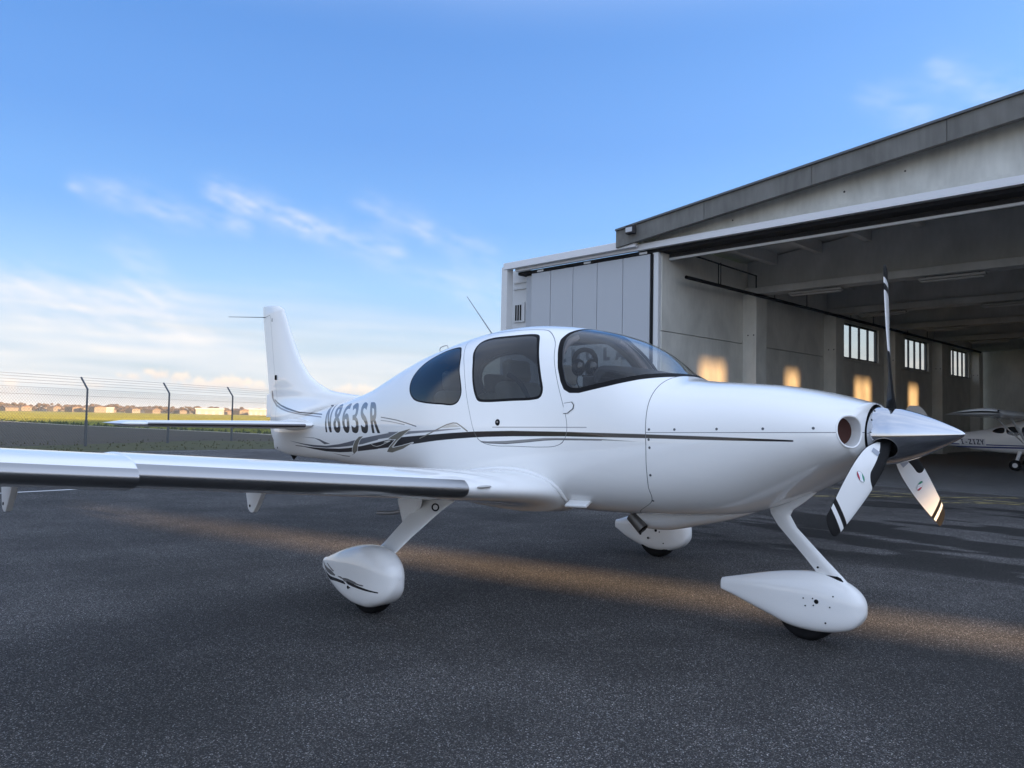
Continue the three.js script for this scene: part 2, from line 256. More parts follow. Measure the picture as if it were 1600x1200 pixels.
// side walls: precast panels between columns, high windows
const colZ = [-16.2, -21.8, -27.4, -33.2, -39.0];
const bays = [[-12.02, -16.2], [-16.85, -21.8], [-22.45, -27.4], [-28.05, -33.2], [-33.85, -39.0]];
const wins = { 2: [-23.5, -26.85], 3: [-29.75, -32.75], 4: [-35.95, -38.85] };
const glassMat = new THREE.MeshPhysicalMaterial({ color: col(.86, .79, .72), transmission: 1, thickness: 0, roughness: .04, ior: 1.45, side: THREE.DoubleSide });
const glassDimmed = glassMat.clone(); glassDimmed.color = col(.27, .245, .21);  // tint darkened to weaken the sun patches cast on the left wall
function windowIn(x0, x1, za, zb, y0, y1, n) {
  const f = [box(x0, x1, y0, y0 + .06, zb, za), box(x0, x1, y1 - .06, y1, zb, za)];
  for (let k = 0; k <= n; k++) { const z = zb + (za - zb) * k / n, w = .03, zz = clamp(z, zb + w, za - w); f.push(box(x0 + .004, x1 - .004, y0 + .06, y1 - .06, zz - w, zz + w)); }
  const w = hp('window', merge(f), mSteel);
  for (let k = 0; k < n; k++) { const a = zb + (za - zb) * k / n + .03, b = zb + (za - zb) * (k + 1) / n - .03, g = new THREE.PlaneGeometry(b - a, y1 - y0 - .12); g.rotateY(Math.PI / 2); g.translate((x0 + x1) / 2, (y0 + y1) / 2, (a + b) / 2); part('pane', g, x0 > 0 ? glassDimmed : glassMat, w); }
}
bays.forEach(([za, zb], i) => {
  const T = .2, x0 = XL - T, w = wins[i];
  hp('wall_panel', rbox(x0, XL, .0, 3.565, zb, za, .012, 1), mWallIn);
  if (!w) hp('wall_panel', rbox(x0, XL, 3.58, 5.95, zb, za, .012, 1), mWallIn);
  else {
    hp('wall_panel', merge([box(x0, XL, 3.58, 3.66, zb, za), box(x0, XL, 4.96, 5.95, zb, za), box(x0, XL, 3.66, 4.96, w[0], za), box(x0, XL, 3.66, 4.96, zb, w[1])]), mWallIn);
    windowIn(XL - .16, XL - .08, w[0], w[1], 3.66, 4.96, 4);
  }
  hp('wall_backing', box(x0 - .06, x0 - .003, 3.55, 3.6, zb, za), mWallIn);
});
for (const z of colZ) { hp('column', rbox(XL - .2, XL + .42, 0, 5.02, z - .65, z, .02, 1), mWallIn); hp('wall_panel', box(XL - .2, XL - .004, 5.022, 5.98, z - .652, z + .002), mWallIn); }
hp('column', rbox(XL - .20, XL - .02, 0, 5.6, ZF - .02, ZF + .12, .015, 1), mFrame);
// end wall and the right-hand wall with its windows and roller-door gaps
hp('end_wall', box(XL - .2, XR + .2, 0, 8, ZB - .25, ZB), mWallIn);
{
  const open = [[-19.7, -21.1, 2], [-24.75, -25.75, 1], [-30.3, -31.9, 2], [-36, -37.2, 1]]; let z = ZF; const T = .2;
  for (const [a, b, n] of open) { hp('wall_panel', box(XR, XR + T, 0, 6.1, a, z - (z === ZF ? .3 : 0)), mWallIn); hp('wall_panel', merge([box(XR, XR + T, 0, 3.66, b, a), box(XR, XR + T, 5.05, 6.1, b, a)]), mWallIn); windowIn(XR + .06, XR + .12, a, b, 3.66, 5.05, n); z = b; }
  hp('wall_panel', box(XR, XR + T, 0, 6.1, ZB, z), mWallIn);
  for (const zc of colZ) hp('column', rbox(XR - .4, XR - .004, 0, 5.02, zc - .65, zc, .02, 1), mWallIn);
}
// double-pitch beams on the columns, and ribbed roof slabs
function pitched(x0, x1, yb, off, z0, z1) { const s = new THREE.Shape(); s.moveTo(x0, yb); s.lineTo(x1, yb); s.lineTo(x1, roofY(x1) - off); s.lineTo(RIDGE, roofY(RIDGE) - off); s.lineTo(x0, roofY(x0) - off); s.closePath(); const g = new THREE.ExtrudeGeometry(s, { depth: z1 - z0, bevelEnabled: false }); g.translate(0, 0, z0); return g; }
for (const z of colZ) { hp('roof_beam', pitched(XL + .02, XR - .02, 5.24, .36, z - .42, z - .22), mBeam); hp('beam_flange', rbox(XL + .02, XR - .02, 5.025, 5.236, z - .58, z - .06, .02, 1), mBeam); }
for (const s of [-1, 1]) {
  const xe = s < 0 ? -10.89 : 15.49, n = 10, w = (RIDGE - xe) / n;
  for (let k = 0; k < n; k++) {
    const xa = xe + w * k, xb = xe + w * (k + 1), g = [];
    const slab = new THREE.Shape(); slab.moveTo(xa, roofY(xa) - .30); slab.lineTo(xb, roofY(xb) - .30); slab.lineTo(xb, roofY(xb) - .05); slab.lineTo(xa, roofY(xa) - .05);
    const e = new THREE.ExtrudeGeometry(slab, { depth: 28.58, bevelEnabled: false }); e.translate(0, 0, ZB - .3); g.push(e);
    const xr = (xa + xb) / 2; if (xr > XL + .3 && xr < XR - .3) for (let q = 0; q < 5; q++) { const za = [-12.5, -16.65, -22.25, -27.85, -33.65][q], zb = colZ[q]; g.push(box(xr - .09, xr + .09, roofY(xr) - .62, roofY(xr) - .29, zb - .2, za)); }
    hp('roof_slab', merge(g), mRoofIn);
  }
}
// front: gable wall, sloped fascia with flashing, door head and tracks
hp('gable_wall', pitched(XL - .2, XR + .2, 5.86, .30, ZF - .28, ZF), mGable);
for (const s of [-1, 1]) {
  const xe = s < 0 ? -10.89 : 15.49, f = new THREE.Shape(); f.moveTo(xe, roofY(xe) - .43); f.lineTo(RIDGE, roofY(RIDGE) - .43); f.lineTo(RIDGE, roofY(RIDGE)); f.lineTo(xe, roofY(xe));
  {
    const n = 5, w = (RIDGE - xe) / n, j = .012 * Math.sign(w);   // fascia boards with open joints
    for (let k = 0; k < n; k++) { const a = xe + w * k + (k ? j : 0), b = xe + w * (k + 1) - j, q = new THREE.Shape(); q.moveTo(a, roofY(a) - .43); q.lineTo(b, roofY(b) - .43); q.lineTo(b, roofY(b)); q.lineTo(a, roofY(a)); const e = new THREE.ExtrudeGeometry(q, { depth: .10, bevelEnabled: true, bevelSize: .008, bevelThickness: .008, bevelSegments: 1 }); e.translate(0, 0, -11.62); hp('fascia', e, mFascia); }
    const e = new THREE.ExtrudeGeometry(f, { depth: .03, bevelEnabled: false }); e.translate(0, 0, -11.67); hp('fascia_backing', e, mFascia);
  }
  const h = new THREE.Shape(); h.moveTo(xe, roofY(xe) + .002); h.lineTo(RIDGE, roofY(RIDGE) + .002); h.lineTo(RIDGE, roofY(RIDGE) + .05); h.lineTo(xe, roofY(xe) + .05);
  const g2 = new THREE.ExtrudeGeometry(h, { depth: .3, bevelEnabled: false }); g2.translate(0, 0, -11.76); hp('roof_flashing', g2, mSteel);
}
{ const R = rng(9), d = []; for (let k = 0; k < 12; k++) { const x = -8 + k * 1.9 + R() * 1.2, y = 6.05 + R() * Math.max(.05, roofY(x) - 6.6); d.push(rod([x, y, -12.004], [x, y, -11.99], .018 + R() * .012, .018, 8)); } hp('anchor_holes', merge(d), mDark).userData.kind = 'stuff'; }
for (const z of colZ) for (const q of [.16, .34]) hp('bolt_hole', rod([XL + q, 3.81, z - .004], [XL + q, 3.81, z + .004], .022, .022, 10), mDark);
hp('eave_panel', box(-10.89, -10.74, 5.86, 6.2, -40, -11.67), mFascia);
hp('door_head', rbox(-14.9, XR + .3, 5.69, 5.855, -11.86, -11.74, .01, 1), mTrack);
hp('door_track', box(-14.9, XR + .3, 5.60, 5.688, -12.3, -11.88), mBlack);
hp('lintel', box(-9.75, XR, 5.50, 5.598, -12.62, -12.3), mDark);
hp('lintel', box(-9.75, XR, 5.60, 5.857, -12.62, -12.32), mBeam);
hp('lintel_rail', rbox(-9.75, XR, 5.44, 5.50, -12.36, -12.28, .01, 1), mFrame);
hp('track_canopy', rbox(-15.25, -10.33, 5.765, 5.965, -11.72, -11.58, .012, 1), mTrack);
hp('track_canopy', rbox(-15.25, -10.33, 5.90, 5.96, -12.6, -11.725, .01, 1), mTrack);
hp('track_post', rbox(-15.34, -15.10, 0, 5.86, -11.86, -11.6, .012, 1), mFrame);
hp('track_post', rbox(-15.62, -15.44, 0, 5.86, -12.55, -12.34, .012, 1), mFrame);
{
  const pk = [box(-15.52, -14.8, 0, 5.86, -12.33, -12.27)]; for (const y of [5.45, 5.25, 3.95, 3.75]) pk.push(box(-15.45, -14.8, y, y + .05, -12.267, -12.22)); hp('pocket_wall', merge(pk), mFrame);
  const g = [rbox(-15.40, -14.95, 4.22, 4.82, -12.268, -12.22, .01, 1)]; const gr = hp('grille', merge(g), mFrame); const sl = []; for (let k = 0; k < 3; k++) sl.push(box(-15.34 + k * .10, -15.28 + k * .10, 4.28, 4.76, -12.218, -12.21)); part('grille_slot', merge(sl), mBlack, gr);
}
// sliding door leaves: insulated panels with open joints
{
  const leaf = hp('sliding_door', merge([box(-14.32, -10.03, .05, 5.585, -11.965, -11.925), box(-10.02, -9.945, .05, 5.56, -11.99, -11.86)]), mBlack);
  const xs = [-14.32, -13.54, -12.68, -11.80, -10.92, -10.04];
  for (let k = 0; k < 5; k++) part('door_panel', rbox(xs[k] + .008, xs[k + 1] - .008, .06, 5.575, -11.92, -11.86, .008, 1), mDoor, leaf);
  for (const x of [-14.1, -12.3, -10.4]) part('door_roller', rbox(x, x + .25, 5.60, 5.66, -11.93, -11.87, .01, 1), mFrame, leaf);
  const leaf2 = hp('sliding_door', box(-14.73, -10.2, .05, 5.585, -12.15, -12.11), mBlack);
  part('door_panel', rbox(-14.70, -14.43, .06, 5.575, -12.108, -12.04, .008, 1), mDoor, leaf2);
  part('door_panel', rbox(-14.405, -10.3, .06, 5.575, -12.108, -12.04, .008, 1), mDoor, leaf2);
  part('door_roller', rbox(-14.62, -14.48, 5.60, 5.66, -12.10, -12.04, .01, 1), mFrame, leaf2);
  // lettering on the leaf
  const t = canvasTex(2048, 768, (c, w, h) => {
    c.clearRect(0, 0, w, h); c.fillStyle = css(.10, .115, .15); c.textBaseline = 'alphabetic'; c.textAlign = 'center';
    const S = w / 4.1; c.font = `bold ${Math.round(S * .44)}px sans-serif`;
    c.strokeStyle = c.fillStyle; c.lineWidth = S * .035; const put1 = (ch, x, y) => { c.fillText(ch, (x + 14.15) * S, (3.45 - y) * S); c.strokeText(ch, (x + 14.15) * S, (3.45 - y) * S); };
    for (const [ch, x] of [['S', -13.50], ['C', -13.02], ['U', -12.52], ['O', -12.0], ['L', -11.44], ['A', -10.98], ['·', -10.5]]) if (ch !== '·') put1(ch, x, 2.88);
    for (const [ch, x] of [['D', -12.95], ['I', -12.6], ['V', -12.05], ['O', -11.58], ['L', -11.14], ['O', -10.7]]) put1(ch, x, 2.28);
  });
  const g = new THREE.PlaneGeometry(4.1, 1.5375); g.translate(-14.15 + 2.05, 3.45 - 1.5375 / 2, -11.855);
  part('lettering', g, new THREE.MeshStandardMaterial({ map: t, transparent: true, alphaTest: .02, roughness: .55 }), leaf);
}
// services inside
{
  const g = [tube([[-9.3, 4.96, -12.4], [-9.3, 4.96, -39]], .05, 2, 8), tube([[-9.25, 5.55, -12.8], [-9.25, 5.50, -16.0]], .022, 2, 6), rod([-9.25, 5.5, -15.98], [-9.25, 5.15, -15.98], .02), rod([-9.25, 5.53, -13.9], [-9.25, 4.95, -13.9], .015)];
  for (const z of [-14.1, -17.2, -19.4, -22.9, -25, -28.6, -31]) g.push(rod([-9.3, 5.6, z], [-9.3, 5.0, z], .014));
  hp('wall_pipe', merge(g), mBlack);
}
const lampMat = std([.34, .34, .33], .5), lampTube = std([.42, .42, .41], .4);
for (const [x, z] of [[-7.75, -16.52], [-4.3, -16.52], [-7.95, -22.12], [-4.3, -22.12], [-7.6, -27.72], [-4, -27.72], [-7.6, -33.52], [-4, -33.52]]) {
  const f = tag(put(new THREE.Group(), 'strip_light'), `unlit fluorescent strip light under the ${['nearest', 'second', 'third', 'fourth'][Math.round((-16.52 - z) / 5.65)]} concrete beam inside the hangar, ${x < -6 ? 'near the left wall' : 'further right'}`, 'light', 'strip lights hanging inside the hangar');
  f.position.set(x, 4.94, z); part('lamp_housing', rbox(-.75, .75, 0, .06, -.09, .09, .01, 1), lampMat, f); for (const q of [-.05, .05]) part('lamp_tube', rod([-.7, -.03, q], [.7, -.03, q], .018), lampTube, f); for (const q of [-.6, .6]) part('hanger', rod([q, .06, 0], [q, .084, 0], .012), mSteel, f);
}
{
  const f = thing('floodlight', 'small grey floodlight fixed to the left corner of the hangar roof', 'floodlight', [-10.33, 6.12, -11.42]);
  part('lamp_body', rbox(-.12, .12, -.06, .16, -.06, .1, .02), mDark, f); part('lens', rbox(-.10, .10, -.02, .10, .101, .112, .004, 1), std([.5, .52, .55], .15), f); part('bracket', rod([0, -.02, -.2], [0, 0, -.05], .02), mSteel, f);
}
// the neighbouring block to the east whose long shade lies over the apron; a covered passage lets one strip of sun through
{
  const b = thing('neighbour_building', 'long plain grey building standing east of the apron, with a narrow passage through it', 'building', [25, 0, 0]);
  const P0 = -7.26, P1 = -6.56;
  part('wall', box(0, .3, 0, 5.7, -21.2, P0), mConcrete, b); part('wall', box(.302, 6, 0, 5.7, -21.2, P0 - 1.9), mConcrete, b); part('wall', box(0, 6, 0, 5.7, P1, 9), mConcrete, b);
  part('passage_lintel', box(0, .3, 2.88, 5.7, P0 + .001, P1 - .001), mConcrete, b); part('roof', box(-.4, 6.4, 5.71, 5.95, -21.6, 9.4), mFascia, b);
}
// ================================================================ fence
{
  const mPost = std([.09, .10, .115], .6, .3), mWire = std([.10, .10, .105], .6, .4);
  const A = [-28.3, -3.84], dv = [-2.02, -3.58], L = Math.hypot(...dv), ux = dv[0] / L, uz = dv[1] / L, nx = -uz, nz = ux;   // n points away to the left of the line
  const K0 = -1, K1 = 5, lean = -1;
  for (let k = K0; k <= K1; k++) {
    const x = A[0] + dv[0] * k, z = A[1] + dv[1] * k;
    const f = thing('fence_post', ['slim dark fence post with a kinked top, leftmost of those seen against the field', 'slim dark fence post with a kinked top, second from the left beyond the tailplane', 'slim dark fence post with a kinked top standing just left of the fin'][k] || 'slim dark fence post with a kinked top along the airfield boundary', 'fence post', [x, 0, z], 'posts of the airfield fence');
    part('post', rod([0, -.02, 0], [0, 2.02, 0], .035, .033), mPost, f); part('arm', rod([0, 2.0, 0], [-ux * .32 * -lean * 0 + nx * .30 * lean, 2.42, nz * .30 * lean], .032), mPost, f); part('footing', rod([0, -.02, 0], [0, .9, 0], .05), mSteel, f);
  }
  const P = (t, y, o = 0) => [A[0] + dv[0] * t + nx * o, y, A[1] + dv[1] * t + nz * o], w = [];
  for (const [y, o] of [[1.98, 0], [1.75, 0], [2.12, -.09], [2.22, -.16], [2.32, -.23], [2.41, -.29]]) w.push(rod(P(K0, y, o), P(K1, y, o), .005, .005, 4));
  const fw = thing('fence_wire', 'thin horizontal wires strung between the boundary fence posts', 'wire'); part('strand', merge(w), mWire, fw); 
  const m = [], step = .11; const tot = (K1 - K0) * L;
  for (let s = -1.95; s < tot; s += step) for (const q of [1, -1]) { const s0 = q > 0 ? s : s + 1.9, a = P(K0 + s0 / L, .05, .01 * q), b = P(K0 + (s0 + 1.9 * q) / L, 1.95, .01 * q); m.push(rod(a, b, .003, .003, 3)); }
  const mesh = part('chain_link', merge(m), mWire, fw); mesh.userData.kind = 'stuff';
}
// ================================================================ far side of the field: verge tufts, houses, trees
{
  const R = rng(77);
  const blade = (x, z, h, w) => { const g = new THREE.ConeGeometry(w, h, 4); g.rotateZ((R() - .5) * .6); g.rotateX((R() - .5) * .6); g.translate(x, h * .4, z); return g; };
  const tuft = [], V2 = [[-30, -17.2], [-42.4, -18.3], [-58, -16.3], [-69, -14.7], [-90, -13.8], [-150, -10.8]];
  for (let i = 0; i < V2.length - 1; i++) { const [a, b] = [V2[i], V2[i + 1]], l = Math.hypot(b[0] - a[0], b[1] - a[1]); for (let s = 0; s < l; s += .16) { const t = s / l; if (fbm(s * .3 + i * 9, 3, 1, 3) < -.08) continue; tuft.push(blade(mix(a[0], b[0], t), mix(a[1], b[1], t) - R() * .9, .10 + R() * R() * .32, .08 + R() * .1)); } }
  const t1 = tag(put(new THREE.Mesh(merge(tuft), std([.05, .062, .018], 1)), 'verge_grass'), 'dark rough grass and weeds along the far edge of the bare soil', 'grass', null, 'stuff');
  const near = []; for (let k = 0; k < 900; k++) { const x = -24.6 - R() * 9, z = -13 + R() * 17; if (R() > .75 * Math.exp(-(x + 24) / -7)) continue; near.push(blade(x, z, .02 + R() * .06, .02 + R() * .02)); }
  tag(put(new THREE.Mesh(merge(near), std([.055, .055, .022], 1)), 'fence_grass'), 'short thin grass growing at the foot of the fence', 'grass', null, 'stuff');
  // the young crop: upright blades that catch the low sun
  {
    const gB = new THREE.ConeGeometry(.26, .24, 5, 1, true), crop = new THREE.InstancedMesh(gB, std([.165, .168, .028], 1), 60000), M = new THREE.Matrix4(), Q = new THREE.Quaternion(), E = new THREE.Euler(), c = new THREE.Color(); let n = 0;
    while (n < 60000) { const az = (-174 + 25 * R()) * D2R, d = 46 + 330 * Math.pow(R(), 1.4), x = 1.6 + Math.cos(az) * d, z = 4.5 + Math.sin(az) * d, s = .8 + R() * .6; const vz = x > -42 ? -18.6 : x > -90 ? -18.4 + (-42 - x) / 48 * 4.7 : -13.7 + (-90 - x) / 60 * 3; if (z > vz - .3) { continue; } E.set((R() - .5) * .3, R() * 6, (R() - .5) * .3); M.compose(V(x, .06, z), Q.setFromEuler(E), V(s * (1 + d / 160), s, s * (1 + d / 160))); crop.setMatrixAt(n, M); const k = .8 + .4 * R() + fbm(x * .05, z * .05, 1, 3) * .5; c.setRGB(k, k * (.96 + R() * .08), k); crop.setColorAt(n, c); n++; }
    tag(put(crop, 'crop_field'), 'sunlit yellow-green field of low crop beyond the fence', 'crop', null, 'stuff');
  }
  // houses of the distant town
  const wallC = [[.15, .13, .105], [.17, .155, .135], [.135, .11, .09], [.19, .18, .17], [.14, .12, .095]], roofC = [[.11, .065, .045], [.10, .07, .055], [.12, .08, .058]];
  const gable = (w, d, h, r) => { const s = new THREE.Shape(); s.moveTo(-w / 2 - .3, h); s.lineTo(w / 2 + .3, h); s.lineTo(0, h + r); s.closePath(); const g = new THREE.ExtrudeGeometry(s, { depth: d + .6, bevelEnabled: false }); g.translate(0, 0, -d / 2 - .3); return g; };
  const mats = wallC.map(c => std(c, .9)), rm = roofC.map(c => std(c, .9)), mw = std([.05, .05, .06], .3);
  for (let k = 0; k < 58; k++) {
    const az = (-171.5 + 21.5 * (k + R() * .9) / 58) * D2R, dist = 420 + R() * 260, x = 1.6 + Math.cos(az) * dist, z = 4.5 + Math.sin(az) * dist, w = 3 + R() * 6, d = 4 + R() * 4, h = 1.2 + R() * R() * 2.2, r = .4 + R() * .7;
    const hs = thing('town_house', 'tiny sunlit house with a tiled roof in the distant town beyond the green field', 'house', [x, 0, z], 'houses of the distant town'); hs.rotation.y = (R() < .5 ? 0 : Math.PI / 2) + R() * .5;
    part('wall', box(-w / 2, w / 2, -.1, h, -d / 2, d / 2), mats[k % 5], hs); part('roof', gable(w, d, h + .01, r), rm[k % 3], hs);
    for (const q of [-1, 1]) { part('window', box(w / 2, w / 2 + .05, 1.0, 1.5, q * d * .22 - .5, q * d * .22 + .5), mw, hs); part('window', box(q * w * .22 - .5, q * w * .22 + .5, 1.0, 1.5, d / 2, d / 2 + .05), mw, hs); }
  }
  const shed = (name, label, azd, dist, w, h) => { const az = azd * D2R, o = thing(name, label, 'warehouse', [1.6 + Math.cos(az) * dist, 0, 4.5 + Math.sin(az) * dist]); o.rotation.y = -az + Math.PI / 2; part('wall', box(-w / 2, w / 2, -.1, h, -5, 5), std([.25, .245, .235], .8), o); part('roof', rbox(-w / 2 - .3, w / 2 + .3, h + .005, h + .35, -5.3, 5.3, .05, 1), std([.55, .54, .52], .8), o); for (let i = 0; i < 4; i++) part('door', box(-w / 2 + (i + .3) * w / 4, -w / 2 + (i + .7) * w / 4, 0, h * .6, -5.06, -5.005), std([.3, .32, .35], .7), o); };
  shed('warehouse', 'long low white warehouse beyond the field, just right of the tailplane tip', -156.9, 380, 12, 2.6); shed('warehouse', 'short white warehouse close to the left of the fin in the far distance', -153.7, 400, 9, 2.9); shed('warehouse', 'small cream warehouse at the far left of the distant town', -163.4, 470, 9, 2.4);
  // trees: bare brown crowns that read as one low belt
  const blob = [], leaf = new THREE.IcosahedronGeometry(1, 0);
  for (let k = 0; k < 3600; k++) { const az = (-176 + 40 * R()) * D2R, dist = 520 + R() * 330, s = .35 + R() * .8, tall = (fbm(az * 60, 2, 2, 3) + .35) * 4.5; const g = leaf.clone(); g.scale(s * 1.5, s, s * 1.5); g.rotateY(R() * 6); g.translate(1.6 + Math.cos(az) * dist, .6 + R() * clamp(2.0 + tall, 1.2, 6.5), 4.5 + Math.sin(az) * dist); blob.push(g); }
  tag(put(new THREE.Mesh(merge(blob), std([.06, .042, .032], 1)), 'distant_trees'), 'low belt of bare brown trees and hedges along the horizon behind the town', 'trees', null, 'stuff');
}
// ================================================================ the white aeroplane (nose along +x, starboard side along +z, hub at x = 0)
const HUB = 1.209, TAU = 2.76 * D2R;
// fuselage stations: distance behind the hub, top, bottom, half width, level of greatest width, exponents above and below
const hullTable = table([
  [0.115,1.395,1.04,0.345,1.20,2.1,2.1],
  [0.20,1.418,1.0,0.415,1.20,2.15,2.15],
  [0.33,1.449,0.922,0.465,1.19,2.25,2.2],
  [0.56,1.49,0.80,0.515,1.17,2.35,2.25],
  [0.82,1.513,0.705,0.553,1.14,2.4,2.5],
  [1.10,1.533,0.661,0.583,1.12,2.4,2.75],
  [1.22,1.548,0.648,0.592,1.12,2.38,2.85],
  [1.38,1.62,0.640,0.600,1.12,2.35,2.95],
  [1.60,1.778,0.627,0.608,1.13,2.45,3.0],
  [1.82,1.873,0.618,0.614,1.14,2.5,3.05],
  [2.12,1.945,0.613,0.618,1.15,2.5,3.05],
  [2.44,1.988,0.613,0.618,1.15,2.5,3.0],
  [2.70,2.003,0.617,0.612,1.15,2.45,2.95],
  [3.02,1.990,0.625,0.595,1.16,2.4,2.85],
  [3.33,1.95,0.598,0.565,1.17,2.35,2.7],
  [3.67,1.888,0.645,0.520,1.17,2.3,2.55],
  [3.94,1.832,0.655,0.478,1.18,2.2,2.35],
  [4.22,1.757,0.675,0.430,1.18,2.1,2.3],
  [4.52,1.655,0.695,0.380,1.17,2.1,2.3],
  [4.84,1.545,0.718,0.325,1.15,2.1,2.25],
  [5.12,1.475,0.74,0.283,1.13,2.1,2.2],
  [5.42,1.42,0.757,0.243,1.11,2.1,2.2],
  [5.80,1.36,0.772,0.200,1.09,2.1,2.2],
  [6.30,1.29,0.775,0.152,1.06,2.1,2.2],
  [6.80,1.24,0.800,0.088,1.03,2.1,2.2],
  [7.05,1.18,0.840,0.030,1.02,2.1,2.2]
]);
function sec(x) {
  if (x <= -.115) return hullTable(-x);
  const k = 1 - Math.sqrt(Math.max(0, 1 - clamp((x + .115) / .035) ** 2)), a = hullTable(.115), b = [HUB + .172, HUB - .172, .172, HUB, 2, 2];
  return a.map((v, i) => mix(v, b[i], k));
}
function hullF(x, y, z) { const [t, b, w, m, nu, nl] = sec(x), u = y > m ? (y - m) / (t - m) : (m - y) / (m - b), n = y > m ? nu : nl; return Math.pow(Math.abs(u), n) + Math.pow(Math.abs(z) / w, n); }
function hullZ(x, y) { const [t, b, w, m, nu, nl] = sec(x), u = Math.min(1, y > m ? (y - m) / (t - m) : (m - y) / (m - b)), n = y > m ? nu : nl; return w * Math.pow(Math.max(0, 1 - Math.pow(u, n)), 1 / n); }
function hullP(x, th, off = 0) { const [t, b, w, m, nu, nl] = sec(x), c = Math.cos(th), s = Math.sin(th), n = s > 0 ? nu : nl; return [x, m + (s > 0 ? t - m : m - b - 0) * Math.sign(s) * Math.pow(Math.abs(s), 2 / n) - (s > 0 ? off : -off) * Math.abs(s), (w - off) * Math.sign(c) * Math.pow(Math.abs(c), 2 / n)]; }
function hullN(x, y, z) { const e = 1e-3, g = V(hullF(x + e, y, z) - hullF(x - e, y, z), hullF(x, y + e, z) - hullF(x, y - e, z), hullF(x, y, z + e) - hullF(x, y, z - e)); return g.normalize(); }
const PAINT = [.86, .86, .85];
const paintProps = { roughness: .5, specularIntensity: .35, clearcoat: 1, clearcoatRoughness: .015, side: THREE.DoubleSide };
const mPaint = new THREE.MeshPhysicalMaterial({ color: col(...PAINT), ...paintProps });
const mSeam = std([.12, .125, .13], .6), mRubber = matte([.007, .007, .008], .7), mTyre = matte([.010, .010, .011], .95);
const mBootMetal = std([.36, .36, .365], .33, 1), mChrome = std([.54, .56, .60], .07, 1);
const mTint = new THREE.MeshPhysicalMaterial({ color: col(.27, .295, .305), transmission: 1, thickness: 0, roughness: .0, ior: 1.5, side: THREE.DoubleSide });
const mClear = new THREE.MeshPhysicalMaterial({ color: col(.94, .96, .95), transmission: 1, thickness: 0, roughness: .0, ior: 1.5, side: THREE.DoubleSide });
